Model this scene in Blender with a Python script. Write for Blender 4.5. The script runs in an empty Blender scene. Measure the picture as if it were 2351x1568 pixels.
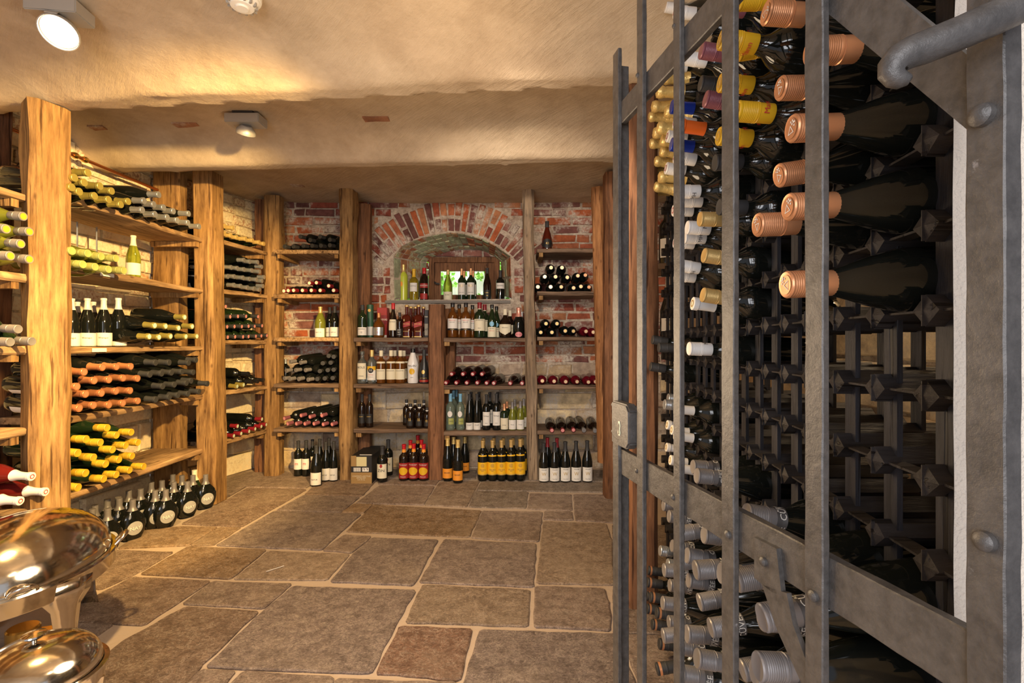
import bpy, bmesh, math, random
from mathutils import Vector, Matrix, noise
from mathutils.geometry import tessellate_polygon
random.seed(7)
F, CX, CY, H = 1130.0, 1190.0, 787.0, 1.05
col = bpy.context.scene.collection
sc = bpy.context.scene
# ---------------- camera, world, lights, exposure
cam = bpy.data.cameras.new('camera'); camo = bpy.data.objects.new('camera', cam); col.objects.link(camo)
cam.sensor_width = 36; cam.lens = 36 * F / 2351
cam.shift_x = -(CX - 1175.5) / 2351; cam.shift_y = (CY - 784) / 2351
cam.clip_start = 0.02
camo.location = (0, 0, H); camo.rotation_euler = (math.pi / 2, 0, 0)
sc.camera = camo
sc.view_settings.view_transform = 'Standard'; sc.view_settings.look = 'None'
sc.view_settings.gamma = 1; sc.view_settings.use_curve_mapping = False
sc.view_settings.exposure = 0.0
sc.cycles.use_denoising = True
sc.cycles.max_bounces = 6; sc.cycles.diffuse_bounces = 3; sc.cycles.glossy_bounces = 3
sc.cycles.transmission_bounces = 5; sc.cycles.caustics_reflective = False; sc.cycles.caustics_refractive = False
sc.cycles.sample_clamp_indirect = 4
w = bpy.data.worlds.new('world'); sc.world = w; w.use_nodes = True
w.node_tree.nodes['Background'].inputs[0].default_value = (0.78, 0.80, 0.9, 1)
w.node_tree.nodes['Background'].inputs[1].default_value = 0.55
def light(kind, name, loc, target, power, color, size=0.1, spot=None, blend=0.6):
    l = bpy.data.lights.new(name, kind); l.energy = power; l.color = color
    if kind == 'AREA': l.shape = 'RECTANGLE'; l.size = size[0]; l.size_y = size[1]
    else: l.shadow_soft_size = size
    if kind == 'SPOT': l.spot_size = math.radians(spot); l.spot_blend = blend
    o = bpy.data.objects.new(name, l); col.objects.link(o); o.location = loc
    o.rotation_euler = (Vector(target) - Vector(loc)).to_track_quat('-Z', 'Y').to_euler()
    return o
WARM = (1, .65, .24); WARM2 = (1, .74, .46)
light('SPOT', 'ceiling_spotlight_near', (.05, .95, 1.94), (-2.3, 2.78, .98), 780, WARM, .035, 54, .35)
light('SPOT', 'near_spotlight_spill', (.05, .90, 1.88), (-2.0, 2.6, 1.6), 26, (1, .70, .40), .03, 150, .8)  # added second spot: wide spill of the near lamp, no fixture of its own
light('SPOT', 'ceiling_spotlight_left', (-1.44, 1.56, 2.0), (-1.25, 1.45, .0), 135, WARM, .045, 130, .5)
light('SPOT', 'ceiling_spotlight_corner', (-1.37, 2.50, 2.0), (-2.0, 3.75, 1.0), 40, WARM, .04, 90, .6)
light('SPOT', 'ceiling_spotlight_back', (.05, 1.15, 1.90), (-.05, 4.1, .92), 125, (1, .84, .66), .05, 66, .5)
light('POINT', 'ceiling_bounce_fill', (-.35, 1.40, 1.0), (0, 3, 0), 33, (1, .76, .50), .3)  # added fill in mid-room, stands in for bounced light; no lamp here
light('AREA', 'doorway_fill', (-.55, -1.4, 1.35), (.75, 2.0, .9), 62, (.97, .97, 1), (1.3, 1.9))  # added area fill behind the camera, stands in for light from the doorway
light('POINT', 'fill_behind_rack', (1.12, 1.15, 1.6), (0, 0, 0), 9, WARM2, .06)  # added warm fill for the wall seen through the rack, no real lamp
light('POINT', 'garden_daylight', (-.5, 4.78, 2.3), (0, 0, 0), 60, (.95, 1, .9), .3)

# ---------------- helpers
def P(x, y, Y): return Vector(((x - CX) / F * Y, Y, H + (CY - y) / F * Y))
def PX(x, y, X):
    Y = X * F / (x - CX); return Vector((X, Y, H + (CY - y) / F * Y))
def PF(x, y, z=0):
    Y = F * (H - z) / (y - CY); return Vector(((x - CX) / F * Y, Y, z))
def crop(pts, ox, oy, s): return [(ox + p[0] * s, oy + p[1] * s) + tuple(p[2:]) for p in pts]
ORD = 'first second third fourth fifth sixth seventh eighth ninth tenth eleventh twelfth thirteenth fourteenth fifteenth sixteenth'.split()

def node_mat(name): 
    m = bpy.data.materials.new(name); m.use_nodes = True
    nt = m.node_tree; return m, nt, nt.nodes['Principled BSDF']
def setp(b, **k):
    names = dict(rough='Roughness', metal='Metallic', spec='Specular IOR Level', trans='Transmission Weight', coat='Coat Weight')
    for a, v in k.items():
        if names[a] in b.inputs: b.inputs[names[a]].default_value = v
def simple(name, c, rough=.5, metal=0, bump=0, scale=200, **k):
    m, nt, b = node_mat(name)
    b.inputs['Base Color'].default_value = (*c, 1); setp(b, rough=rough, metal=metal, **k)
    if bump:
        tc = nt.nodes.new('ShaderNodeTexCoord'); n = nt.nodes.new('ShaderNodeTexNoise'); n.inputs['Scale'].default_value = scale
        bu = nt.nodes.new('ShaderNodeBump'); bu.inputs['Strength'].default_value = bump; bu.inputs['Distance'].default_value = .003
        nt.links.new(tc.outputs['Object'], n.inputs['Vector']); nt.links.new(n.outputs['Fac'], bu.inputs['Height']); nt.links.new(bu.outputs[0], b.inputs['Normal'])
    return m
def ramp(nt, fac, stops):
    r = nt.nodes.new('ShaderNodeValToRGB'); e = r.color_ramp.elements
    while len(e) < len(stops): e.new(.5)
    for i, (p, c) in enumerate(stops): e[i].position = p; e[i].color = (*c, 1) if len(c) == 3 else c
    nt.links.new(fac, r.inputs[0]); return r.outputs[0]
def noise_n(nt, vec, scale, detail=6, rough=.6, stretch=None):
    if stretch:
        mp = nt.nodes.new('ShaderNodeMapping'); mp.inputs['Scale'].default_value = stretch
        if len(stretch) > 3: pass
        nt.links.new(vec, mp.inputs[0]); vec = mp.outputs[0]
    n = nt.nodes.new('ShaderNodeTexNoise'); n.inputs['Scale'].default_value = scale; n.inputs['Detail'].default_value = detail
    n.inputs['Roughness'].default_value = rough; nt.links.new(vec, n.inputs['Vector']); return n.outputs['Fac']
def mixc(nt, fac, a, b, mode='MIX'):
    m = nt.nodes.new('ShaderNodeMix'); m.data_type = 'RGBA'; m.blend_type = mode
    for s, v in ((m.inputs[0], fac), (m.inputs[6], a), (m.inputs[7], b)):
        if hasattr(v, 'is_linked'): nt.links.new(v, s)
        else: s.default_value = v if isinstance(v, (int, float)) else (*v, 1)
    return m.outputs[2]
def bump(nt, b, h, strength, dist):
    bu = nt.nodes.new('ShaderNodeBump'); bu.inputs['Strength'].default_value = strength; bu.inputs['Distance'].default_value = dist
    nt.links.new(h, bu.inputs['Height']); nt.links.new(bu.outputs[0], b.inputs['Normal'])
def coords(nt, kind='Object'): return nt.nodes.new('ShaderNodeTexCoord').outputs[kind]
def wood(name, axis, dark, light_, rough=.75):
    m, nt, b = node_mat(name); v = coords(nt)
    st = [30, 30, 30]; st[axis] = 3.2
    g = noise_n(nt, v, 1.6, 8, .65, st); st2 = [5, 5, 5]; st2[axis] = 1.5
    l = noise_n(nt, v, 1.2, 5, .6, st2)
    c = ramp(nt, g, [(.30, dark), (.62, light_), (.8, tuple(x * 1.2 for x in light_))])
    c2 = ramp(nt, l, [(.3, (.55, .5, .45)), (.6, (1, 1, 1))])
    c = mixc(nt, 1.0, c, c2, 'MULTIPLY')
    vo = nt.nodes.new('ShaderNodeTexVoronoi'); vo.inputs['Scale'].default_value = 17; mpv = nt.nodes.new('ShaderNodeMapping'); mpv.inputs['Scale'].default_value = tuple(.45 if i_ == axis else 1 for i_ in range(3)); nt.links.new(v, mpv.inputs[0]); nt.links.new(mpv.outputs[0], vo.inputs['Vector'])
    k = ramp(nt, vo.outputs['Distance'], [(.06, (.2, .15, .12)), (.16, (1, 1, 1))])
    c = mixc(nt, .7, c, k, 'MULTIPLY')
    st3 = [70, 70, 70]; st3[axis] = 2.2; cr = noise_n(nt, v, 1.0, 3, .5, st3); ck = ramp(nt, cr, [(.33, (.22, .17, .14)), (.38, (1, 1, 1))])
    c = mixc(nt, .85, c, ck, 'MULTIPLY'); mg = nt.nodes.new('ShaderNodeMath'); mg.operation = 'MULTIPLY'; nt.links.new(g, mg.inputs[0]); nt.links.new(ck, mg.inputs[1])
    nt.links.new(c, b.inputs['Base Color']); setp(b, rough=rough, spec=.25); bump(nt, b, mg.outputs[0], .8, .004); return m
M = {}
M['post'] = wood('old_timber_upright', 2, (.13, .062, .022), (.42, .25, .10))
M['post_d'] = wood('dark_timber_upright', 2, (.10, .045, .022), (.27, .125, .06))
M['post_g'] = wood('grey_timber_upright', 2, (.13, .10, .075), (.36, .26, .17))
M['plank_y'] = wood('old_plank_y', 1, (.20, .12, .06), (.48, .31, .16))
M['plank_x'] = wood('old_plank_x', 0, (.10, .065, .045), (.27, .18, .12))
M['log'] = wood('log_wood', 2, (.24, .10, .04), (.48, .23, .09))
def tinted(name, whitewash, ws, bs=.8, dist=.006):
    m, nt, b = node_mat(name); v = coords(nt)
    a = nt.nodes.new('ShaderNodeAttribute'); a.attribute_name = 'tint'
    n1 = noise_n(nt, v, 14, 8, .7); n2 = noise_n(nt, v, 5, 6, .65); n3 = noise_n(nt, v, 55, 6, .7)
    c = mixc(nt, 1.0, a.outputs['Color'], ramp(nt, n1, [(.3, (.55, .5, .5)), (.62, (1.15, 1.1, 1.05))]), 'MULTIPLY')
    f = ramp(nt, n2, [(ws, (0, 0, 0)), (ws + .10, (1, 1, 1))])
    f2 = ramp(nt, n3, [(.40, (.25, .25, .25)), (.55, (1, 1, 1))])
    mm = nt.nodes.new('ShaderNodeMath'); mm.operation = 'MULTIPLY'; nt.links.new(f, mm.inputs[0]); nt.links.new(f2, mm.inputs[1])
    c = mixc(nt, mm.outputs[0], c, whitewash); nt.links.new(c, b.inputs['Base Color']); setp(b, rough=.9, spec=.2)
    mz = nt.nodes.new('ShaderNodeMath'); mz.operation = 'ADD'; nt.links.new(n3, mz.inputs[0]); nt.links.new(n1, mz.inputs[1]); bump(nt, b, mz.outputs[0], bs, dist); return m
M['brick'] = tinted('old_brick', (.56, .49, .41), .49)
M['brick_left'] = tinted('limewashed_brick', (.90, .80, .58), .30, .5)

def mortar(name, a, b2):
    m, nt, b = node_mat(name); v = coords(nt); n = noise_n(nt, v, 7, 10, .8); n2 = noise_n(nt, v, 38, 8, .8)
    c = ramp(nt, n, [(.38, a), (.62, b2)]); c = mixc(nt, 1.0, c, ramp(nt, n2, [(.35, (.6, .57, .54)), (.55, (1.1, 1.1, 1.1))]), 'MULTIPLY')
    nt.links.new(c, b.inputs['Base Color']); setp(b, rough=.95, spec=.15); bump(nt, b, n2, .8, .006); return m
M['mortar'] = mortar('lime_mortar', (.36, .27, .21), (.60, .52, .42))
M['mortar_left'] = mortar('pale_lime_mortar', (.60, .48, .33), (.84, .74, .55))
M['brick_arch'] = tinted('greenish_brick', (.42, .47, .30), .47)  # brick tint with random greenish patches
def floor_mat():
    m, nt, b = node_mat('flagstone'); v = coords(nt)
    a = nt.nodes.new('ShaderNodeAttribute'); a.attribute_name = 'tint'
    n1 = noise_n(nt, v, 16, 12, .85); n2 = noise_n(nt, v, 2.5, 5, .6); n3 = noise_n(nt, v, 2.6, 12, .9, (14, 24, 20)); nt.nodes[-1].inputs['Distortion'].default_value = 2.2
    c = mixc(nt, 1.0, a.outputs['Color'], ramp(nt, n1, [(.34, (.50, .45, .42)), (.6, (1.25, 1.22, 1.2))]), 'MULTIPLY')
    c = mixc(nt, 1.0, c, ramp(nt, n3, [(.40, (.55, .5, .48)), (.49, (1.0, .98, .96)), (.56, (1.7, 1.65, 1.6))]), 'MULTIPLY')
    c = mixc(nt, ramp(nt, n2, [(.5, (0, 0, 0)), (.75, (.5, .5, .5))]), c, (.40, .31, .23))
    nv = noise_n(nt, v, 26, 4, .6); nt.nodes[-1].inputs['Distortion'].default_value = 2.5
    s1 = nt.nodes.new('ShaderNodeMath'); s1.operation = 'SUBTRACT'; nt.links.new(nv, s1.inputs[0]); s1.inputs[1].default_value = .5
    s2 = nt.nodes.new('ShaderNodeMath'); s2.operation = 'ABSOLUTE'; nt.links.new(s1.outputs[0], s2.inputs[0])
    ve = ramp(nt, s2.outputs[0], [(.0, (.75, .75, .75)), (.045, (0, 0, 0))]); mk = ramp(nt, n1, [(.42, (0, 0, 0)), (.55, (1, 1, 1))])
    vm = mixc(nt, 1.0, ve, mk, 'MULTIPLY'); c = mixc(nt, vm, c, (.46, .38, .31))
    nt.links.new(c, b.inputs['Base Color']); setp(b, rough=.62, spec=.35)
    mx = nt.nodes.new('ShaderNodeMath'); mx.operation = 'ADD'; nt.links.new(n1, mx.inputs[0]); nt.links.new(n3, mx.inputs[1])
    bump(nt, b, mx.outputs[0], .8, .0045); return m
M['flag'] = floor_mat()
M['joint'] = simple('sand_joint', (.44, .345, .27), .95, 0, .8, 60)
def plaster():
    m, nt, b = node_mat('ceiling_plaster'); v = coords(nt)
    rot = nt.nodes.new('ShaderNodeMapping'); rot.inputs['Rotation'].default_value = (0, 0, .75); nt.links.new(v, rot.inputs[0])
    n1a = noise_n(nt, rot.outputs[0], 3.0, 8, .7, (2, 17, 6)); n2 = noise_n(nt, v, 5, 8, .7); msk = ramp(nt, noise_n(nt, v, 1.8, 3, .5), [(.42, (.25, .25, .25)), (.6, (1, 1, 1))])
    mq = nt.nodes.new('ShaderNodeMath'); mq.operation = 'MULTIPLY'; nt.links.new(n1a, mq.inputs[0]); nt.links.new(msk, mq.inputs[1]); n1 = mq.outputs[0]
    n4 = noise_n(nt, v, 1.3, 3, .5)
    c = ramp(nt, n2, [(.3, (.42, .325, .22)), (.7, (.60, .485, .35))])
    c = mixc(nt, .5, c, ramp(nt, n4, [(.4, (.80, .74, .70)), (.6, (1, 1, 1))]), 'MULTIPLY')
    nt.links.new(c, b.inputs['Base Color']); setp(b, rough=.85, spec=.2)
    mx = nt.nodes.new('ShaderNodeMath'); mx.operation = 'ADD'; nt.links.new(n1, mx.inputs[0]); nt.links.new(n2, mx.inputs[1])
    bump(nt, b, mx.outputs[0], .7, .012); return m
M['plaster'] = plaster()
M['plaster_w'] = simple('cream_render', (.66, .58, .49), .9, 0, .9, 260)
def iron():
    m, nt, b = node_mat('grey_painted_iron'); v = coords(nt)
    n1 = noise_n(nt, v, 60, 6, .7); n2 = noise_n(nt, v, 14, 8, .75)
    c = ramp(nt, n1, [(.35, (.052, .048, .046)), (.65, (.095, .088, .084))])
    c = mixc(nt, ramp(nt, n2, [(.66, (0, 0, 0)), (.72, (.7, .7, .7))]), c, (.32, .31, .32))
    n3 = noise_n(nt, v, 31, 6, .7)
    c = mixc(nt, ramp(nt, n3, [(.70, (0, 0, 0)), (.76, (.8, .8, .8))]), c, (.16, .065, .025))
    nt.links.new(c, b.inputs['Base Color']); setp(b, rough=.45, metal=.25, spec=.5); bump(nt, b, n1, .6, .0025); return m
M['iron'] = iron()
M['black_wood'] = wood('black_stained_wood', 0, (.014, .012, .012), (.042, .038, .040), .5)
M['black_slat'] = wood('black_stained_slat', 2, (.012, .012, .015), (.034, .034, .042), .45)
M['steel'] = simple('polished_steel', (.80, .74, .64), .13, 1, .15, 30)
M['brass'] = simple('brass', (.75, .50, .15), .25, 1)
M['copper_pipe'] = simple('copper_pipe', (.42, .15, .06), .35, .9)
M['alu'] = simple('aluminium_paint', (.42, .40, .37), .45, .4)
M['white_pl'] = simple('white_plastic', (.80, .77, .70), .4)
M['cream'] = simple('cream_paper', (.72, .66, .50), .7)
M['white'] = simple('white_paper', (.74, .71, .66), .65)
M['yellow'] = simple('yellow_cap', (.72, .42, .02), .35)
M['yellow_l'] = simple('lemon_yellow_cap', (.50, .31, .02), .4)
M['ylabel'] = simple('yellow_label', (.82, .46, .015), .5)
M['orange'] = simple('orange_label', (.80, .30, .03), .5)
M['orange_cap'] = simple('orange_cap', (.75, .14, .02), .3, .3)
M['copper'] = simple('copper_cap', (.72, .34, .17), .32, .55)
M['copper_d'] = simple('bronze_cap', (.55, .22, .09), .35, .5)
M['gold'] = simple('gold_foil', (.78, .56, .20), .35, .45, .6, 90)
M['goldgreen'] = simple('old_gold_foil', (.48, .40, .10), .35, .6)
M['greengl'] = simple('pale_green_cap', (.36, .38, .11), .4)
M['silver'] = simple('silver_foil', (.50, .52, .55), .3, .75)
M['grey'] = simple('grey_cap', (.225, .21, .212), .4, .3)
M['greylabel'] = simple('dark_grey_band', (.07, .066, .068), .5, .1)
M['whitecap'] = simple('white_cap', (.72, .70, .68), .35)
M['blackcap'] = simple('black_cap', (.012, .012, .014), .3)
M['matblack'] = simple('matt_black_cap', (.03, .03, .032), .6)
M['red'] = simple('red_cap', (.50, .012, .02), .35)
M['wine'] = simple('wine_red_foil', (.20, .01, .018), .4)
M['pink'] = simple('pink_disc', (.70, .28, .28), .5)
M['rosefoil'] = simple('rose_foil', (.78, .36, .28), .35, .5)
M['mint'] = simple('pale_green_disc', (.60, .72, .55), .5)
M['mauve'] = simple('mauve_cap', (.22, .075, .10), .4, .2)
M['blue'] = simple('blue_foil', (.02, .05, .42), .25, .6)
M['sky'] = simple('light_blue_cap', (.18, .42, .62), .4)
M['khaki'] = simple('straw_gold_cap', (.62, .42, .16), .35, .4)
M['glass_k'] = simple('black_glass', (.006, .007, .006), .07, spec=.6)
M['glass_b'] = simple('brown_black_glass', (.012, .006, .004), .07, spec=.6)
M['glass_dg'] = simple('dark_green_glass', (.010, .022, .008), .07, spec=.6)
M['glass_g'] = simple('olive_green_glass', (.42, .50, .05), .05, trans=.75, spec=.6)
M['glass_y'] = simple('yellow_green_glass', (.15, .16, .02), .06, spec=.6)
M['glass_gold'] = simple('golden_glass', (.60, .42, .03), .04, trans=.7)
M['lemon'] = simple('lemon_liqueur', (.55, .62, .06), .25, trans=.15)
M['amber'] = simple('amber_whisky', (.20, .065, .010), .04, trans=.45)
M['redamber'] = simple('red_amber_whisky', (.10, .014, .006), .06, trans=.2)
M['clear'] = simple('clear_glass', (.80, .86, .80), .03, trans=.9)
M['clear_g'] = simple('clear_greenish_glass', (.55, .70, .55), .04, trans=.8)
M['rose'] = simple('rose_wine', (.14, .012, .010), .06, trans=.2)
M['winered'] = simple('red_wine_glass', (.12, .005, .012), .08)
M['coat'] = simple('white_coated_glass', (.75, .73, .71), .3)
M['satin'] = simple('satin_black_glass', (.02, .02, .02), .35)
M['dust'] = simple('dusty_grey_label', (.30, .27, .22), .9)
M['red_l'] = simple('red_label', (.34, .02, .018), .5)
M['black_l'] = simple('black_label', (.015, .014, .014), .55)
M['ink'] = simple('dark_print', (.02, .02, .025), .6)
M['gold_p'] = simple('gold_print', (.62, .42, .12), .4, .4)
M['red_p'] = simple('red_print', (.55, .03, .03), .5)
M['green_tube'] = simple('green_card', (.025, .085, .045), .5)
M['kraft'] = simple('gold_card', (.33, .20, .07), .5)
M['note'] = simple('pale_yellow_note', (.62, .55, .30), .8)
M['greylab'] = simple('grey_round_label', (.34, .335, .33), .6)
M['pinkl'] = simple('pink_label', (.62, .22, .24), .5)

def obj(name, me, mat=None, parent=None, **kw):
    o = bpy.data.objects.new(name, me); col.objects.link(o)
    if mat is not None and not me.materials: me.materials.append(M[mat] if isinstance(mat, str) else mat)
    if parent: o.parent = parent
    for k, v in kw.items():
        if v is not None: o[k] = v
    return o
def empty(name, loc=(0, 0, 0), **kw):
    o = bpy.data.objects.new(name, None); col.objects.link(o); o.location = loc; o.empty_display_size = .05
    for k, v in kw.items():
        if v is not None: o[k] = v
    return o
class MB:
    def __init__(s): s.v = []; s.f = []; s.c = []
    def add(s, vs, fs, tint=(1, 1, 1)):
        n = len(s.v); s.v += [tuple(v) for v in vs]; s.f += [tuple(i + n for i in f) for f in fs]; s.c += [tint] * len(vs); return s
    def box(s, x0, x1, y0, y1, z0, z1, tint=(1, 1, 1), M4=None):
        vs = [Vector((x, y, z)) for z in (z0, z1) for y in (y0, y1) for x in (x0, x1)]
        if M4 is not None: vs = [M4 @ v for v in vs]
        return s.add(vs, [(0, 2, 3, 1), (4, 5, 7, 6), (0, 1, 5, 4), (2, 6, 7, 3), (0, 4, 6, 2), (1, 3, 7, 5)], tint)
    def prism(s, poly, d, tint=(1, 1, 1)):           # poly: list of Vectors, d: thickness Vector
        n = len(poly); d = Vector(d); vs = [Vector(p) for p in poly] + [Vector(p) + d for p in poly]
        return s.add(vs, [tuple(range(n)), tuple(range(2 * n - 1, n - 1, -1))] + [(i, i + n, (i + 1) % n + n, (i + 1) % n) for i in range(n)], tint)
    def lathe(s, prof, seg=24, M4=None, sy=1.0, tint=(1, 1, 1)):
        vs = []; fs = []; n = len(prof)
        for k in range(seg):
            a = 2 * math.pi * k / seg
            for r, z in prof: vs.append(Vector((r * math.cos(a), r * math.sin(a) * sy, z)))
        for k in range(seg):
            k2 = (k + 1) % seg
            for i in range(n - 1):
                a, b, c, d = k * n + i, k2 * n + i, k2 * n + i + 1, k * n + i + 1
                if prof[i][0] < 1e-6: fs.append((a, c, d))
                elif prof[i + 1][0] < 1e-6: fs.append((a, b, d))
                else: fs.append((a, b, c, d))
        if M4 is not None: vs = [M4 @ v for v in vs]
        return s.add(vs, fs, tint)
    def tube(s, pts, r, seg=10, tint=(1, 1, 1)):
        pts = [Vector(p) for p in pts]; n = len(pts); rs = r if isinstance(r, (list, tuple)) else [r] * n
        t0 = (pts[1] - pts[0]).normalized(); up = Vector((0, 0, 1)) if abs(t0.z) < .9 else Vector((1, 0, 0))
        u = t0.cross(up).normalized(); vs = []
        for i, p in enumerate(pts):
            t = (pts[min(i + 1, n - 1)] - pts[max(i - 1, 0)]).normalized()
            u = (u - t * u.dot(t)).normalized(); v = t.cross(u)
            for k in range(seg):
                a = 2 * math.pi * k / seg; vs.append(p + (u * math.cos(a) + v * math.sin(a)) * rs[i])
        fs = [(i * seg + k, i * seg + (k + 1) % seg, (i + 1) * seg + (k + 1) % seg, (i + 1) * seg + k) for i in range(n - 1) for k in range(seg)]
        fs += [tuple(range(seg - 1, -1, -1)), tuple((n - 1) * seg + k for k in range(seg))]
        return s.add(vs, fs, tint)
    def mesh(s, name, smooth=False, tint=False, angle=None):
        me = bpy.data.meshes.new(name); me.from_pydata(s.v, [], s.f); me.update()
        bm = bmesh.new(); bm.from_mesh(me); bmesh.ops.remove_doubles(bm, verts=bm.verts, dist=1e-6); 
        if not tint: bmesh.ops.recalc_face_normals(bm, faces=bm.faces)
        if tint:
            bm.free(); bm = bmesh.new(); bm.from_mesh(me); bmesh.ops.recalc_face_normals(bm, faces=bm.faces)
        bm.to_mesh(me); bm.free()
        if tint:
            a = me.color_attributes.new('tint', 'FLOAT_COLOR', 'POINT')
            for i, c in enumerate(s.c): a.data[i].color = (*c, 1)
        if smooth:
            me.polygons.foreach_set('use_smooth', [True] * len(me.polygons))
            me.set_sharp_from_angle(angle=math.radians(angle or 38))
        return me
def sweep(sec, path, wob=.0, seed=0, ups=None):
    """closed section (list of (a,b)) swept along a straight path p0->p1 with axes A,B, hand-hewn wobble"""
    p0, p1, A, B = [Vector(q) for q in path]; L = (p1 - p0).length; n = max(2, int(L / .07)) + 1
    mb = MB(); k = len(sec); vs = []
    for i in range(n):
        t = i / (n - 1); c = p0.lerp(p1, t)
        for j, (a, b) in enumerate(sec):
            q = Vector((seed * 3.1 + j * .9, t * L * 4, seed))
            da = noise.noise(q) * wob; db = noise.noise(q + Vector((9, 9, 9))) * wob
            vs.append(c + A * (a + da) + B * (b + db))
    fs = [(i * k + j, i * k + (j + 1) % k, (i + 1) * k + (j + 1) % k, (i + 1) * k + j) for i in range(n - 1) for j in range(k)]
    fs += [tuple(range(k)), tuple((n - 1) * k + j for j in range(k))]
    mb.add(vs, fs); return mb
def rsec(a, b, ch):
    return [(-a + ch, -b), (a - ch, -b), (a, -b + ch), (a, b - ch), (a - ch, b), (-a + ch, b), (-a, b - ch), (-a, -b + ch)]
_s = [0]
def post(name, foot, z0, z1, mat, label, shift=(0, 0), wob=.012, ch=.14, group=None):
    """foot: 4 xy corners at the floor; shift: how far the head leans"""
    _s[0] += 1; fc = Vector((sum(p[0] for p in foot) / 4, sum(p[1] for p in foot) / 4, 0)); sec = []
    for i in range(4):
        p = Vector((*foot[i], 0)) - fc; a = Vector((*foot[i - 1], 0)) - fc; b = Vector((*foot[(i + 1) % 4], 0)) - fc
        sec += [tuple(p.lerp(a, ch))[:2], tuple(p.lerp(b, ch))[:2]]
    p0 = fc + Vector((0, 0, z0)); p1 = fc + Vector((shift[0], shift[1], z1))
    me = sweep(sec, (p0, p1, (1, 0, 0), (0, 1, 0)), wob, _s[0]).mesh(name, True, angle=30)
    return obj(name, me, mat, label=label, category='post', group=group)
def plank(name, p0, p1, depth_dir, depth, th, mat, label, group):
    """front top edge p0->p1, board lies behind (depth_dir) and below"""
    _s[0] += 1; D = Vector(depth_dir).normalized(); c = D * depth / 2 - Vector((0, 0, th / 2))
    me = sweep(rsec(depth / 2, th / 2, .006), (Vector(p0) + c, Vector(p1) + c, D, (0, 0, 1)), .006, _s[0]).mesh(name, True, angle=30)
    return obj(name, me, mat, label=label, category='shelf', group=group)
# ---------------- structure
R = random.Random(3)
def brick_color(R, pal=None):
    pal = pal or [(.34, .10, .055), (.40, .14, .07), (.27, .075, .05), (.45, .20, .10), (.26, .12, .10), (.20, .085, .075), (.16, .07, .06), (.42, .12, .05)]
    c = R.choice(pal); k = R.uniform(.8, 1.15); return tuple(x * k for x in c)
def brick(mb, quad, N, d, tint, inset=.007, j=.004):
    """quad: four corners on the wall face; N: outward normal; d: how far it stands out"""
    q = [Vector(p) + Vector([R.uniform(-j, j) for _ in range(3)]) for p in quad]; c = sum(q, Vector()) / 4
    back = [p - N * .02 for p in q]; mid = [p + N * d * .55 for p in q]
    top = [p + (c - p).normalized() * inset * 1.4 + N * (d + R.uniform(-.002, .002)) for p in q]
    vs = back + mid + top; fs = []
    for a in (0, 4):
        for i in range(4): fs.append((a + i, a + (i + 1) % 4, a + 4 + (i + 1) % 4, a + 4 + i))
    fs.append((8, 9, 10, 11)); mb.add(vs, fs, tint)
def courses(mb, O, U, N, u0, u1, z0, z1, bl, bh, gap, tintf, excl=None, d=.012, stone=False):
    z = z0; row = 0
    while z < z1:
        h = bh * R.uniform(.92, 1.08) if not stone else bh * R.uniform(.7, 1.3)
        u = u0 - R.uniform(0, bl)
        while u < u1:
            l = bl * R.choice([1, 1, 1, .5]) * R.uniform(.9, 1.1) if not stone else bl * R.uniform(.55, 1.4)
            a, b = max(u, u0), min(u + l, u1)
            segs_ = [(a, b)]
            if excl and b - a > .03:
                ks = 16; ok = [not (excl(a + (b - a) * i / ks, z + h * .15) or excl(a + (b - a) * i / ks, z + h * .85)) for i in range(ks + 1)]; segs_ = []; st = None
                for i in range(ks + 2):
                    if i <= ks and ok[i]: st = i if st is None else st
                    elif st is not None: segs_.append((a + (b - a) * st / ks, a + (b - a) * (i - 1) / ks)); st = None
            l_next = u + l
            for a, b in segs_:
                if b - a < .03: continue
                g = gap; zz = min(z + h, z1)
                q = [O + U * (a + g / 2) + Vector((0, 0, z + g / 2)), O + U * (b - g / 2) + Vector((0, 0, z + g / 2)),
                     O + U * (b - g / 2) + Vector((0, 0, zz - g / 2)), O + U * (a + g / 2) + Vector((0, 0, zz - g / 2))]
                if zz - z > .02: brick(mb, q, N, d * R.uniform(.2, 1.5), tintf(), inset=.009, j=.010 if stone else .0055)
            u = l_next
        z += h; row += 1
YB = 4.15
arch_f = [(903, 590), (921, 566), (945, 554), (969, 546), (1010, 537), (1034, 534), (1066, 537), (1107, 548), (1139, 565), (1172, 588)]
arch_r = [(979, 602), (985, 594), (1001, 587), (1020, 580), (1034, 576), (1055, 572), (1080, 571), (1110, 576), (1135, 587), (1150, 602)]
f_pts = [P(905, 689, YB)] + [P(x, y, YB) for x, y in arch_f] + [P(1175, 686, YB)]
YR = 4.55
r_pts = [P(978, 689 - 8, YR)] + [P(x, y, YR) for x, y in arch_r] + [P(1152, 678, YR)]
hole = [(p.x, p.z) for p in f_pts]
def in_poly(x, z, poly):
    r = False; n = len(poly)
    for i in range(n):
        (x1, z1), (x2, z2) = poly[i], poly[(i + 1) % n]
        if (z1 > z) != (z2 > z) and x < (x2 - x1) * (z - z1) / (z2 - z1) + x1: r = not r
    return r
ac = P(1036, 728, YB); k = YB / F
def excl_back(x, z):
    r = math.hypot(x - ac.x, z - ac.z) / k
    if in_poly(x, z, hole) or in_poly(x - .015, z, hole) or in_poly(x + .015, z, hole) or abs(z - 1.39) < .02 and -1.1 < x < 0: return True
    return r < 268 and z > ac.z + .66 * abs(x - ac.x) and z > 1.70
XL, XR = -2.35, 1.25
outer = [Vector((XL, YB, -.05)), Vector((XR, YB, -.05)), Vector((XR, YB, 2.5)), Vector((XL, YB, 2.5))]
tri = tessellate_polygon([outer, f_pts]); vs = outer + f_pts
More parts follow.
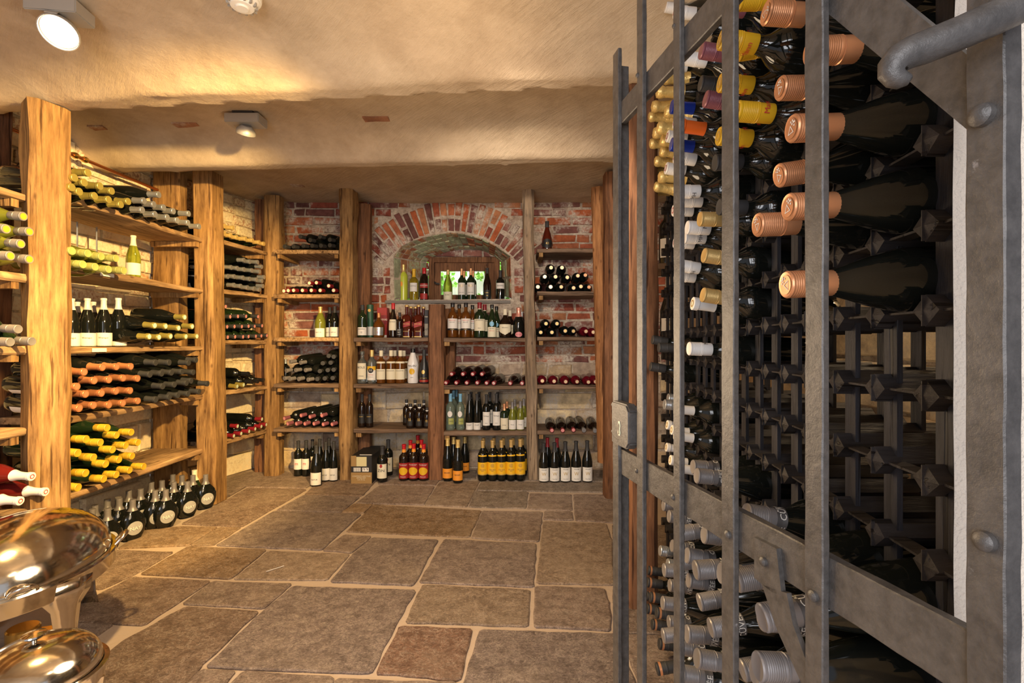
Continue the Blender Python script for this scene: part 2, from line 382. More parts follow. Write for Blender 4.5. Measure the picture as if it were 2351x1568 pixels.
mb = MB().add(vs, [tuple(t) for t in tri]); wb = obj('wall_back', mb.mesh('wall_back'), 'mortar', kind='structure')
mb = MB(); O = Vector((0, YB, 0)); U = Vector((1, 0, 0)); N = Vector((0, -1, 0))
pal_s = [(.66, .53, .33), (.58, .45, .29), (.44, .35, .27), (.72, .59, .37)]
courses(mb, O, U, N, XL, XR, 0, .88, .33, .17, .014, lambda: brick_color(R, pal_s), stone=True, d=.02)
courses(mb, O, U, N, XL, XR, .88, 2.4, .235, .073, .016, lambda: brick_color(R), excl=excl_back)
def arch_ring(mb, r0, r1, a0, a1, n, split=.5):
    for i in range(n):
        t0 = math.radians(a0 + (a1 - a0) * (i + .12) / n); t1 = math.radians(a0 + (a1 - a0) * (i + .88) / n)
        rr = [(r0, r1)] if R.random() > split else [(r0, (r0 + r1) / 2 - 2), ((r0 + r1) / 2 + 3, r1)]
        for ra, rb in rr:
            ra += 1; rb += R.uniform(-6, 6)
            q = [ac + Vector((math.sin(t) * r * k, 0, math.cos(t) * r * k)) for r, t in ((ra, t0), (ra, t1), (rb, t1), (rb, t0))]
            if max(p.z for p in q) > 2.26: continue
            brick(mb, q, N, R.uniform(.004, .016), brick_color(R))
arch_ring(mb, 197, 262, -54, 54, 27)
obj('brickwork', mb.mesh('brickwork', tint=True), 'brick', wb)
# niche: reveal, sill, rear brickwork
mb = MB(); nf = len(f_pts); segs = 5
for i in range(nf - 1):
    nb = 2
    for j in range(nb):
        for m in range(segs):
            ts = [(i + (j + .06) / nb), (i + (j + .94) / nb)]; q = []
            def pt(tt, mm):
                a = int(min(tt, nf - 1.001)); ff = tt - a
                return f_pts[a].lerp(f_pts[a + 1], ff).lerp(r_pts[a].lerp(r_pts[a + 1], ff), mm)
            m0, m1 = (m + .06) / segs, (m + .94) / segs
            q = [pt(ts[0], m0), pt(ts[1], m0), pt(ts[1], m1), pt(ts[0], m1)]
            nn = (q[1] - q[0]).cross(q[3] - q[0]).normalized(); cc = sum(q, Vector()) / 4
            if nn.dot(Vector((ac.x, 4.35, 1.6)) - cc) < 0: nn = -nn
            brick(mb, q, nn, R.uniform(.001, .008), brick_color(R, [(.36, .14, .08), (.40, .42, .30), (.34, .37, .25), (.42, .2, .1)]), .004, .002)
obj('reveal_bricks', mb.mesh('reveal_bricks', tint=True), 'brick_arch', wb)
mb = MB(); vs = f_pts + r_pts
mb.add(vs, [(i, i + 1, nf + i + 1, nf + i) for i in range(nf - 1)]); obj('niche_reveal', mb.mesh('niche_reveal'), 'mortar', wb)
s0, s1 = P(884, 690, YB - .03), P(1172, 686, YB - .03)
mb = MB().prism([(s0.x, YB - .03, 1.405), (s1.x, YB - .03, 1.405), (s1.x, YR + .02, 1.405), (s0.x, YR + .02, 1.405)], (0, 0, -.022))
SILL = 1.406
obj('window_sill', mb.mesh('sill'), simple('grey_slate', (.20, .18, .16), .8, 0, .6, 40), wb)
w0, w1 = r_pts[0].x - .03, r_pts[-1].x + .03
win = empty('window_1', (0, YR, 1.4), kind='structure')
def frame(name, x0, x1, z0, z1, b, y, th, mat, par):
    mb = MB(); mb.box(x0, x1, y, y + th, z1 - b, z1); mb.box(x0, x1, y, y + th, z0, z0 + b)
    mb.box(x0, x0 + b, y, y + th, z0 + b, z1 - b); mb.box(x1 - b, x1, y, y + th, z0 + b, z1 - b)
    o = obj(name, mb.mesh(name), mat, par); o.matrix_parent_inverse = par.matrix_world.inverted() if par else Matrix(); return o
bpy.context.view_layer.update()
a = P(984, 590, YR); b_ = P(1147, 690, YR)
frame('window_frame', a.x, b_.x, 1.38, a.z, .05, YR + .0, .08, 'post_d', win)
fa = P(996, 598, YR); fb = P(1136, 680, YR)
ga, gb = P(1010, 621, YR), P(1112, 676, YR)
mb = MB(); y0 = YR + .03
mb.box(fa.x, ga.x, y0, y0 + .03, 1.39, fa.z); mb.box(gb.x, fb.x, y0, y0 + .03, 1.39, fa.z)
mb.box(ga.x, gb.x, y0, y0 + .03, ga.z, fa.z); mb.box(ga.x, gb.x, y0, y0 + .03, 1.39, gb.z)
o = obj('sash', mb.mesh('sash'), 'post_d', win); o.matrix_parent_inverse = win.matrix_world.inverted()
mb = MB().box(ga.x, gb.x, y0 + .01, y0 + .014, gb.z, ga.z)
def glass_mat():
    m = bpy.data.materials.new('window_glass'); m.use_nodes = True; nt = m.node_tree; nt.nodes.clear()
    o = nt.nodes.new('ShaderNodeOutputMaterial'); t = nt.nodes.new('ShaderNodeBsdfTransparent'); g = nt.nodes.new('ShaderNodeBsdfGlossy'); mx = nt.nodes.new('ShaderNodeMixShader')
    mx.inputs[0].default_value = .06; g.inputs['Roughness'].default_value = .05; nt.links.new(t.outputs[0], mx.inputs[1]); nt.links.new(g.outputs[0], mx.inputs[2]); nt.links.new(mx.outputs[0], o.inputs[0]); return m
M['pane'] = glass_mat()
o = obj('glass_pane', mb.mesh('pane'), 'pane', win); o.matrix_parent_inverse = win.matrix_world.inverted()
mb = MB().tube([P(998, 648, YR - .0), P(1001, 651, YR - .02), P(1009, 652, YR - .02)], .008)
o = obj('window_handle', mb.mesh('wh'), 'matblack', win); o.matrix_parent_inverse = win.matrix_world.inverted()
# brick infill above the frame at the rear of the niche
mb = MB(); courses(mb, Vector((0, YR + .02, 0)), U, N, w0, w1, a.z, 2.15, .2, .07, .014, lambda: brick_color(R))
courses(mb, Vector((0, YR + .02, 0)), U, N, w0 - .1, a.x, 1.38, a.z, .2, .07, .014, lambda: brick_color(R))
mb.box(w0 - .1, w1 + .1, YR + .035, YR + .05, a.z, 2.2, (.4, .36, .3))
o = obj('rear_bricks', mb.mesh('rear', tint=True), 'brick', wb)
# garden beyond the window
M['leaf'] = simple('ivy_leaf', (.22, .62, .05), .5); M['pale'] = simple('bright_render', (.85, .85, .8), .9)
mb = MB(); rr = random.Random(5)
for i in range(900):
    c = Vector((rr.uniform(-1.3, .25), rr.uniform(4.98, 5.12) , rr.uniform(1.2, 2.0)))
    if -.66 < c.x < -.50 and rr.random() < .9: continue
    u = Vector((rr.uniform(-1, 1), rr.uniform(-.6, .6), rr.uniform(-1, 1))).normalized(); v = u.cross(Vector((rr.uniform(-.4, .4), 1, rr.uniform(-.4, .4)))).normalized(); s = rr.uniform(.015, .032)
    mb.add([c - u * s, c - v * s * .7, c + u * s * 1.2, c + v * s * .7, c - u * s * .2 + v * s], [(0, 1, 2, 3, 4)])
obj('ivy', mb.mesh('ivy'), 'leaf', kind='stuff', label='green ivy leaves growing outside behind the small cellar window', category='plant')
mb = MB().box(-2.0, .8, 5.185, 5.22, .9, 2.6); obj('wall_garden', mb.mesh('wg'), 'pale', kind='structure')
# left wall (three straight stretches) and right wall
lw = [Vector((-2.50, -.6, 0)), Vector((-2.46, 3.3, 0)), Vector((-2.22, YB + .02, 0))]
mbm = MB(); mb = MB(); wl = None
pal_l = [(.80, .64, .42), (.70, .50, .30), (.52, .26, .12), (.82, .68, .48)]
pal_l2 = [(.84, .72, .50), (.76, .62, .42), (.86, .74, .54)]
for a, b in zip(lw, lw[1:]):
    d = (b - a); L = d.length; U2 = d.normalized(); N2 = Vector((U2.y, -U2.x, 0))
    mbm.add([a - N2 * .01, b - N2 * .01, b - N2 * .01 + Vector((0, 0, 2.5)), a - N2 * .01 + Vector((0, 0, 2.5))], [(0, 1, 2, 3)])
    u0 = 1.4 if a.y < 0 else 0
    courses(mb, a, U2, N2, u0, L, 0, .9, .36, .17, .014, lambda: brick_color(R, pal_l2), stone=True, d=.02)
    courses(mb, a, U2, N2, u0, L, .9, 1.85, .24, .075, .013, lambda: brick_color(R, pal_l2 + pal_l), d=.008)
    courses(mb, a, U2, N2, u0, L, 1.85, 2.4, .24, .075, .014, lambda: brick_color(R, pal_l + [(.4, .15, .07)] * 2))
wl = obj('wall_left', mbm.mesh('wall_left'), 'mortar_left', kind='structure'); obj('brickwork', mb.mesh('bl', tint=True), 'brick_left', wl)
mb = MB(); a = Vector((XR, YB, 0)); courses(mb, a, Vector((0, -1, 0)), Vector((-1, 0, 0)), 0, 3.7, 0, 2.3, .36, .2, .014, lambda: brick_color(R, pal_l2), stone=True)
wr = obj('wall_right', MB().add([(XR + .01, .35, 0), (XR + .01, YB, 0), (XR + .01, YB, 2.4), (XR + .01, .35, 2.4)], [(0, 1, 2, 3)]).mesh('wall_right'), 'mortar', kind='structure')
obj('stonework', mb.mesh('sr', tint=True), 'brick', wr)
# cream rendered jamb the gate hangs on
mb = MB(); zz = [i * .02 for i in range(0, 121)]; ring = []
for z in zz:
    wv = .004 * math.sin(z * 3.1 + 1) + .003 * noise.noise(Vector((0, 0, z * 9)))
    ring.append([(.3835 + wv - (z - 1.05) * -.004, .43, z), (1.3, .43, z), (1.3, .50, z), (.60, .50, z), (.46, .48, z), (.40 + wv, .445, z)])
vs = [p for r_ in ring for p in r_]; n = 6
fs = [(i * n + j, i * n + (j + 1) % n, (i + 1) * n + (j + 1) % n, (i + 1) * n + j) for i in range(len(zz) - 1) for j in range(n)]
mb.add(vs, fs); obj('wall_gate_jamb', mb.mesh('jamb', True), 'plaster_w', kind='structure')
# ceiling: shallow plaster vaults between two rendered beams
def yb1(x): return 1.885 - .089 * x
def yb2(x): return 2.70 - .058 * x
def ceil_z(x, y):
    b1, b2 = yb1(x), yb2(x); w = .09
    if y < b1: t = (y - .45) / (b1 - .45); rise = .15
    elif y < b1 + w: return 2.06 + .006 * noise.noise(Vector((x * 3, y * 9, 1)))
    elif y < b2: t = (y - b1 - w) / (b2 - b1 - w); rise = .135; 
    elif y < b2 + w: return 2.06 + .004 * noise.noise(Vector((x * 3, y * 9, 1)))
    else: t = (y - b2 - w) / (5.0 - b2 - w); rise = .19
    t = min(max(t, -.3), 1); q = abs(2 * t - 1)
    z = 2.06 + rise * (1 - min(q, 1.2) ** 3.2)
    if y < b1: z = 2.06 + .15 * (1 - min(q, 1.0) ** 3.2)
    elif y < b2: 
        z = 2.06 + .135 * (1 - q ** (2.6 if t > .5 else 9))
    else: z = 2.06 + .17 * (1 - (q ** 9 if t < .5 else q ** 3))
    return z + .012 * noise.noise(Vector((x * 1.7, y * 1.7, 0))) + .003 * noise.noise(Vector((x * 9, y * 9, 4)))
mb = MB(); nx, ny = 110, 260; x0, x1, y0, y1 = -2.7, 1.5, -.6, 4.25
vs = [(x0 + (x1 - x0) * i / nx, y0 + (y1 - y0) * j / ny, 0) for j in range(ny + 1) for i in range(nx + 1)]
vs = [(x, y, ceil_z(x, y)) for x, y, _ in vs]
mb.add(vs, [(j * (nx + 1) + i, j * (nx + 1) + i + 1, (j + 1) * (nx + 1) + i + 1, (j + 1) * (nx + 1) + i) for j in range(ny) for i in range(nx)])
obj('ceiling', mb.mesh('ceiling', True, angle=50), 'plaster', kind='structure')
# floor: flagstones traced one by one on a sand bed
mb = MB().add([(-2.8, -.8, -.006), (1.6, -.8, -.006), (1.6, 4.3, -.006), (-2.8, 4.3, -.006)], [(0, 1, 2, 3)])
fl = obj('floor', mb.mesh('floor'), 'joint', kind='structure')
s = .3239
S1 = [([(830, 438), (1140, 272), (1290, 188), (1705, 197), (1250, 457)], 0), ([(1820, 128), (2160, 140), (2095, 242), (1700, 230)], 0), ([(1690, 238), (2080, 250), (1950, 357), (1500, 341)], 1),
 ([(1480, 350), (2090, 370), (1812, 622), (1075, 590)], 1), ([(800, 462), (1075, 464), (870, 590), (380, 612), (560, 490)], 2), ([(1098, 465), (1240, 465), (1042, 590), (892, 588)], 2), ([(870, 602), (1420, 625), (1170, 825), (540, 792)], 2),
 ([(1440, 632), (2012, 655), (1850, 832), (1200, 828)], 3), ([(2045, 300), (2175, 303), (2112, 362), (1962, 356)], 2), ([(1975, 520), (2165, 528), (2030, 642), (1830, 626)], 4), ([(330, 625), (760, 640), (500, 790), (250, 900), (100, 850)], 0),
 ([(480, 815), (1022, 845), (560, 1150), (60, 1128), (20, 1050)], 0), ([(1040, 850), (1602, 865), (1400, 1037), (838, 1002)], 4), ([(850, 1030), (1362, 1060), (960, 1440), (800, 1640), (-60, 1640), (250, 1400), (430, 1260)], 0),
 ([(20, 1150), (330, 1150), (160, 1270), (-120, 1300)], 4), ([(960, 1477), (1200, 1482), (1080, 1640), (800, 1640)], 4), ([(1262, 1490), (1890, 1532), (1870, 1640), (1110, 1640)], 4), ([(1920, 1540), (2160, 1550), (2140, 1640), (1900, 1640)], 4),
 ([(1130, 258), (1275, 178), (1700, 186), (1810, 122), (1500, 60), (1100, 90)], 4)]
S2 = [([(222, 168), (605, 176), (530, 302), (60, 292)], 4), ([(650, 142), (925, 138), (835, 317), (545, 305)], 3), ([(900, 208), (1270, 215), (1255, 327), (858, 317)], 5), ([(1290, 225), (1575, 232), (1580, 342), (1275, 332)], 4),
 ([(1600, 232), (2050, 236), (2060, 440), (1612, 412)], 4), ([(1392, 352), (1582, 356), (1582, 411), (1388, 406)], 4), ([(180, 305), (938, 347), (850, 530), (-10, 492)], 2), ([(952, 350), (1372, 356), (1342, 562), (880, 537)], 4),
 ([(1385, 425), (1822, 440), (1862, 560), (1872, 870), (1340, 855), (1372, 560)], 3), ([(170, 540), (630, 555), (455, 872), (-120, 845), (30, 660)], 1), ([(680, 550), (1325, 580), (1305, 882), (510, 850)], 1), ([(530, 872), (1282, 910), (1265, 1160), (412, 1132), (500, 930)], 3),
 ([(1330, 885), (1805, 900), (1842, 1000), (1852, 1190), (1320, 1165)], 4), ([(370, 1165), (872, 1187), (780, 1542), (200, 1492)], 6), ([(940, 1190), (1900, 1222), (2050, 1640), (800, 1640)], 1), ([(1935, 1225), (2400, 1240), (2600, 1640), (2100, 1640)], 4),
 ([(225, 122), (640, 128), (612, 166), (215, 156)], 4), ([(-20, 118), (205, 118), (100, 236), (-40, 236)], 0), ([(945, 142), (1800, 150), (1800, 214), (912, 200)], 5), ([(1870, 450), (2400, 450), (2500, 900), (1920, 890)], 4), ([(-387, 882), (470, 912), (330, 1150), (155, 1492), (-520, 1470), (-997, 1445), (-640, 1090)], 1),
 ([(0, 1560), (760, 1565), (740, 1660), (-20, 1660)], 4), ([(940, 60), (1800, 60), (1810, 138), (950, 130)], 5), ([(0, 50), (900, 60), (900, 120), (0, 110)], 5), ([(1830, 60), (2400, 60), (2400, 215), (1830, 215)], 4), ([(1880, 905), (2400, 910), (2400, 1225), (1900, 1205)], 4)]
pal_f = [(.235, .17, .13), (.245, .20, .185), (.28, .195, .12), (.30, .235, .18), (.25, .195, .165), (.24, .205, .175), (.25, .155, .115)]
mb = MB(); rf = random.Random(11)
for lst, ox, oy in ((S1, 150, 1060), (S2, 800, 1060)):
    for poly, ci in lst:
        pts = [PF(ox + x * s, oy + y * s) for x, y in poly]; c = sum(pts, Vector()) / len(pts)
        # corner-rounded, noisy outline
        out = []; n = len(pts); orient = sum(pts[i].x * pts[(i + 1) % n].y - pts[(i + 1) % n].x * pts[i].y for i in range(n))
        for i in range(n):
            a, b = pts[i], pts[(i + 1) % n]; L = (b - a).length; m = max(3, int(L / .03)); nn = Vector((-(b - a).y, (b - a).x, 0)).normalized()
            for j_ in range(0, m + 1):
                t = min(max(j_ / m, .005 / L), 1 - .005 / L); q = a.lerp(b, t); q -= nn * (.0055 if orient > 0 else -.0055); q += nn * .006 * noise.noise(q * 14 + Vector((i, 0, 0)))
                out.append(q)
        kk = rf.uniform(.9, 1.12); tint = tuple(x * kk * .78 for x in pal_f[ci]); n = len(out); zt = rf.uniform(.001, .004)
        ring0 = [Vector((p.x, p.y, -.008)) for p in out]; ring1 = [Vector((p.x, p.y, zt - .003)) for p in out]
        ring2 = [p + (c - p).normalized() * .006 + Vector((0, 0, zt)) for p in out]
        vs = ring0 + ring1 + ring2; fs = [(r_ * n + i, r_ * n + (i + 1) % n, (r_ + 1) * n + (i + 1) % n, (r_ + 1) * n + i) for r_ in (0, 1) for i in range(n)]
        for tr in tessellate_polygon([ring2]): fs.append(tuple(2 * n + i for i in tr))
        mb.add(vs, fs, tint)
obj('flagstones', mb.mesh('flagstones', tint=True), 'flag', fl)

# ---------------- posts
def fp(*a): return [(a[i], a[i + 1]) for i in range(0, 8, 2)]
post('timber_post', fp(-2.10, 2.07, -1.985, 2.00, -1.93, 2.13, -2.05, 2.21), 0, 2.055, 'post', 'thick pale timber post at the left, nearest the camera, behind the chafing dish', wob=.009)
post('timber_post', fp(-2.09, 3.18, -1.965, 3.18, -1.955, 3.33, -2.08, 3.33), 0, 2.17, 'post', 'second timber post from the left, sunlit yellow, at the end of the bright shelves', (-.03, 0), wob=.009)
post('timber_post', fp(-2.005, 3.86, -1.885, 3.86, -1.885, 3.98, -2.005, 3.98), 0, 2.21, 'post', 'slim straight timber post in the far left corner of the cellar', (0, 0))
post('timber_post', fp(-1.375, 3.76, -1.275, 3.76, -1.265, 3.90, -1.375, 3.90), 0, 2.23, 'post', 'tall nail-holed timber post left of the arched niche', (0, 0))
post('timber_post', fp(-.69, 3.76, -.575, 3.76, -.57, 3.88, -.69, 3.88), 0, 1.345, 'post_d', 'short dark timber post ending below the niche sill', (-.0, 0))
post('timber_post', fp(.075, 3.76, .158, 3.76, .158, 3.88, .075, 3.88), 0, 2.25, 'post_g', 'leaning grey-brown timber post right of the arched niche', (-.045, 0))
post('timber_log', fp(.58, 3.55, .665, 3.55, .67, 3.64, .58, 3.64), .18, 2.18, 'log', 'reddish round log hanging beside the right end of the rear shelves', (-.045, 0), wob=.012, ch=.3)
post('timber_post', fp(.585, 3.30, .70, 3.30, .70, 3.42, .585, 3.42), 0, 2.2, 'post_d', 'dark timber post just right of the hanging log', (0, 0))
post('timber_post', fp(.43, 1.93, .550, 1.93, .570, 2.04, .44, 2.04), 0, 2.09, 'post_d', 'broad red-brown timber post behind the lock of the iron gate', (0, 0), wob=.006)
REARG = 'timber uprights standing against the walls behind the shelves'
post('rear_timber', fp(-2.40, 3.22, -2.22, 3.22, -2.22, 3.32, -2.40, 3.32), 0, 2.17, 'post', 'wide upright timber against the wall at the end of the bright shelves', group=REARG)
post('rear_timber', fp(-2.14, 3.98, -2.05, 3.98, -2.05, 4.08, -2.14, 4.08), 0, 2.21, 'post_d', 'narrow dark upright behind the far left corner post', group=REARG)
post('rear_timber', fp(-1.32, 3.95, -1.20, 3.95, -1.20, 4.07, -1.32, 4.07), 0, 2.17, 'post_d', 'dark upright with rounded head between the nail-holed post and the niche', (.0, 0), ch=.25, group=REARG)
post('rear_timber', fp(-.60, 4.02, -.52, 4.02, -.52, 4.10, -.60, 4.10), 0, 1.33, 'post_d', 'short upright against the wall behind the short dark post', group=REARG)
post('rear_timber', fp(-2.42, 2.16, -2.32, 2.16, -2.32, 2.27, -2.42, 2.27), 0, 2.16, 'post_d', 'dark upright against the left wall behind the nearest post', group=REARG)

# ---------------- shelves
OR = ['top', 'second', 'third', 'fourth', 'lowest']
Z0 = [1.66, 1.33, 1.035, .70, .36]; Z1 = [1.725, 1.40, 1.03, .715, .365]; Z2 = [1.765, 1.425, 1.07, .715, .37]
def shelf(kindname, i, p0, p1, D, depth, th, mat, where, cleats, gname):
    o = plank('shelf_board', p0, p1, D, depth, th, mat, f'{OR[i]} rough plank shelf {where}', gname)
    for c in cleats:
        mb = MB().box(*c[:2], *c[2:4], p0[2] - th - .032, p0[2] - th); obj('cleat', mb.mesh('cleat'), 'post', o)
    return o
for i, z in enumerate(Z0):
    shelf('s', i, (-2.00, .9, z), (-2.02, 2.04, z - .0), (-1, 0, 0), .34, .03, 'plank_y', 'at the left edge, before the nearest post', [(-2.32, -2.03, 1.97, 2.0)], 'shelves at the left edge')
for i, z in enumerate(Z1):
    shelf('s', i, (-2.03, 2.20, z), (-2.04, 3.19, z), (-1, 0, 0), .34, .03, 'plank_y', 'between the two nearest left posts', [(-2.34, -2.05, 3.13, 3.16)], 'shelves of the bright left bay')
for i, z in enumerate(Z2):
    shelf('s', i, (-2.055, 3.35, z), (-1.965, 3.88, z), (-1, .17, 0), .28, .03, 'plank_y', 'between the second and third left posts', [(-2.22, -1.99, 3.82, 3.85)], 'shelves of the far left bay')
YF = 3.78
def zb(y): return H + (CY - y) / F * YF
B3 = [zb(y) for y in (573, 675, 775, 881, 984)]; B4 = [zb(y) for y in (775, 882, 985)]; B5 = [zb(y) for y in (775, 885, 991)]; B6 = [zb(y) for y in (570, 669, 773, 884, 989)]
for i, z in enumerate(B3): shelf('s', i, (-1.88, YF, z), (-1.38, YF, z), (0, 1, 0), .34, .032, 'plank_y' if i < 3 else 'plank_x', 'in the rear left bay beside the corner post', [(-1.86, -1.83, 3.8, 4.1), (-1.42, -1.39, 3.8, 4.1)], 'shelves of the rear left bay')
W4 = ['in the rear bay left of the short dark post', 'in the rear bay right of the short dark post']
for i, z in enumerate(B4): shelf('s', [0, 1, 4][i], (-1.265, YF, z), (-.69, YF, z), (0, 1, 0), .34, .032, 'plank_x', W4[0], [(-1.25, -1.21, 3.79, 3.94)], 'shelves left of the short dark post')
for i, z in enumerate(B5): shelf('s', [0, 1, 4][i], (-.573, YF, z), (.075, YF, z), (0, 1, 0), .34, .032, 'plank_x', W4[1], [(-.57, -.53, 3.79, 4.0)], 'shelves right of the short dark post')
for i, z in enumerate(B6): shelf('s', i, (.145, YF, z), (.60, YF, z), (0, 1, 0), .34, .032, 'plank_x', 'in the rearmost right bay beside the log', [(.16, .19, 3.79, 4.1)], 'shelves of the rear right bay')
# copper pipe, cables, price tags, straw
mb = MB().tube([(-2.36, .8, 2.04), (-2.36, 2.3, 2.045), (-2.36, 3.3, 2.05)], .009); pp = obj('copper_pipe', mb.mesh('pipe', True), 'copper_pipe', label='thin copper pipe running along the top of the left wall', category='pipe')
mb = MB()
for y in (2.62, 2.68): mb.lathe([(0, -.014), (.014, -.014), (.017, -.005), (.017, .005), (.014, .014), (0, .014)], 12, Matrix.Translation((-2.36, y, 2.047)) @ Matrix.Rotation(math.pi / 2, 4, 'X'))
obj('pipe_coupling', mb.mesh('coup', True), 'brass', pp, label='brass coupling')
for i, (y, z0, z1, lb) in enumerate([(2.72, .72, 1.03, 'thin metal rod behind the copper-capped bottles on the bright shelves'), (2.72, 1.43, 1.69, 'longer of the two thin metal rods hanging beside the lone white-wine bottle'), (2.60, 1.43, 1.69, 'shorter of the two thin metal rods hanging beside the lone white-wine bottle')]):
    obj('metal_rod', MB().tube([(-2.33, y, z0), (-2.33, y, z1)], .004, 6).mesh('rod'), 'silver', label=lb, category='rod')
for (x, y, zz_, lb) in [(248, 640, Z1[1], 'white price tag on the second shelf of the bright left bay'), (230, 800, Z1[2], 'white price tag on the third shelf of the bright left bay')]:
    p = PX(x, y, -2.022); mb = MB().box(-2.027, -2.024, p.y - .04, p.y + .04, zz_ - .024, zz_ - .006); obj('price_tag', mb.mesh('tag'), 'white', label=lb, category='tag')
a, b = PF(611, 1312, .006), PF(652, 1299, .006); obj('straw', MB().tube([a, b], .0015, 6).mesh('straw'), 'white', label='thin white straw lying on a flagstone in the middle of the floor', category='straw')

for (x, y, w_) in ((430, 288, .13), (865, 275, .13), (683, 426, .09), (228, 295, .08)):   # bricks showing through the plaster
    Yc = 2.45
    for _ in range(12):
        p = P(x, y, Yc); Yc += (ceil_z(p.x, Yc) - p.z) / ((CY - y) / F)
    p = P(x, y, Yc); zc_ = ceil_z(p.x, Yc); mb = MB().box(p.x - w_ / 2, p.x + w_ / 2, Yc - .03, Yc + .03, zc_ - .003, zc_ + .02, (.34, .17, .10)); obj('brick_patch', mb.mesh('patch', tint=True), 'brick', bpy.data.objects['ceiling'])
# ---------------- lamps, smoke detector
def lamp(px, py, Y, zc, L, yaw, aim, label, lit, k=1.0):
    c = P(px, py, Y); c.z = zc - .028
    o = empty('ceiling_spotlight', c, label=label, category='lamp', group='box-mounted ceiling spotlights'); o.rotation_euler.z = yaw
    mb = MB().box(-L / 2, L / 2, -.045, .045, -.022, .022); me = mb.mesh('housing'); bm = bmesh.new(); bm.from_mesh(me); bmesh.ops.bevel(bm, geom=bm.edges[:], offset=.003, segments=2, affect='EDGES'); bm.to_mesh(me); bm.free()
    obj('housing', me, 'alu', o)
    obj('mount', MB().box(-.05, .05, -.035, .035, .022, .05).mesh('mount'), 'matblack', o)
    q = Vector(aim).normalized().to_track_quat('Z', 'Y').to_matrix().to_4x4(); hc = Vector((.0, 0, -.062 * k))
    T = Matrix.Translation(hc) @ q
    r = .056 * k
    obj('lamp_head', MB().lathe([(0, -.028), (r * .5, -.026), (r * .92, -.006), (r, .006), (r, .014), (r * .95, .014), (r * .93, .008), (r * .6, -.006), (0, -.012)], 32, T).mesh('head', True), 'alu', o)
    mb = MB(); mb.prism([T @ Vector(p) for p in ((-r * .3, r, .01), (r * .3, r, .01), (r * .3, r, -.045), (-r * .3, r, -.045))], T.to_3x3() @ Vector((0, .003, 0)))
    mb.tube([(0, 0, -.02), (0, 0, -.045)], .008); obj('bracket', mb.mesh('br'), 'alu', o)
    bm_ = simple('lit_reflector', (1, .9, .7), .3) if lit else M['silver']
    if lit:
        b = bm_.node_tree.nodes['Principled BSDF']; b.inputs['Emission Color'].default_value = (1, .84, .55, 1); b.inputs['Emission Strength'].default_value = 14
    obj('bulb', MB().lathe([(0, .004), (r * .35, .0045), (r * .9, .006), (r * .9, .003), (0, .001)], 28, T).mesh('bulb', True), bm_, o)
    return o
lamp(138, 30, 1.63, ceil_z(-1.5, 1.63) - .015, .155, .12, (.10, -.62, -.75), 'lit ceiling spotlight at the upper left, glowing disc facing down', True)
lamp(565, 290, 2.46, ceil_z(-1.36, 2.46) - .01, .17, .0, (-.35, .45, -.8), 'smaller-looking ceiling spotlight between the two beams, aimed away', False, .8)
c = P(556, 22, 1.60); zc = ceil_z(c.x, 1.6)
sd = empty('smoke_detector', (c.x, 1.6, zc), label='round white smoke detector on the ceiling at the top edge', category='smoke detector')
obj('base', MB().lathe([(0, -.03), (.056, -.03), (.058, -.024), (.058, .02), (0, .02)], 32).mesh('sdb', True), 'white_pl', sd)
obj('sensor_head', MB().lathe([(0, -.062), (.018, -.062), (.021, -.057), (.034, -.056), (.044, -.042), (.052, -.036), (.052, -.029), (0, -.029)], 32).mesh('sdh', True), 'white_pl', sd)
mb = MB()
for i in range(14):
    a = 2 * math.pi * i / 14; mb.box(.036, .046, -.003, .003, -.054, -.040, M4=Matrix.Rotation(a, 4, 'Z'))
obj('vent', mb.mesh('vent'), 'alu', sd)
# ---------------- bottles
PROF = dict(
 bordeaux=[(0, .012), (.02, .004), (.033, 0), (.037, .004), (.0375, .02), (.0375, .187), (.0355, .2), (.027, .213), (.018, .224), (.0145, .236), (.0135, .255), (.0138, .286), (.0155, .288), (.0155, .300), (0, .300)],
 burgundy=[(0, .012), (.02, .004), (.036, 0), (.041, .005), (.0415, .02), (.0415, .145), (.039, .165), (.031, .195), (.021, .225), (.0155, .245), (.0142, .265), (.0142, .288), (.016, .290), (.016, .298), (0, .298)],
 flute=[(0, .012), (.02, .004), (.034, 0), (.0375, .005), (.0375, .15), (.036, .18), (.028, .225), (.019, .265), (.0145, .295), (.014, .325), (.016, .327), (.016, .335), (0, .335)],
 champagne=[(0, .015), (.02, .006), (.04, 0), (.044, .005), (.044, .15), (.042, .17), (.031, .205), (.021, .24), (.017, .265), (.0165, .295), (.018, .297), (.018, .308), (0, .308)],
 whisky=[(0, .01), (.03, .0), (.039, .003), (.0405, .01), (.0405, .175), (.038, .192), (.028, .206), (.0175, .215), (.0150, .225), (.0145, .285), (0, .285)],
 round_w=[(0, .01), (.03, .0), (.046, .003), (.050, .02), (.052, .06), (.050, .11), (.038, .135), (.022, .150), (.017, .165), (.015, .185), (.0145, .215), (0, .215)],
 malibu=[(0, .006), (.03, 0), (.040, .003), (.043, .02), (.041, .06), (.0415, .10), (.0455, .15), (.041, .175), (.030, .21), (.021, .24), (.0165, .262), (.0165, .285), (0, .285)],
 cognac=[(0, .006), (.03, 0), (.039, .003), (.041, .02), (.041, .09), (.039, .12), (.030, .165), (.019, .205), (.0145, .23), (.014, .285), (0, .285)],
 slim=[(0, .006), (.028, 0), (.034, .003), (.0345, .02), (.0345, .20), (.031, .22), (.018, .24), (.0145, .25), (.0145, .30), (0, .30)],
 bocks=[(0, .004), (.028, 0), (.040, .002), (.053, .03), (.062, .065), (.061, .09), (.050, .118), (.034, .138), (.020, .155), (.0145, .168), (.0135, .175), (.0135, .21), (0, .21)],
)
FLAT = dict(bocks=.5)
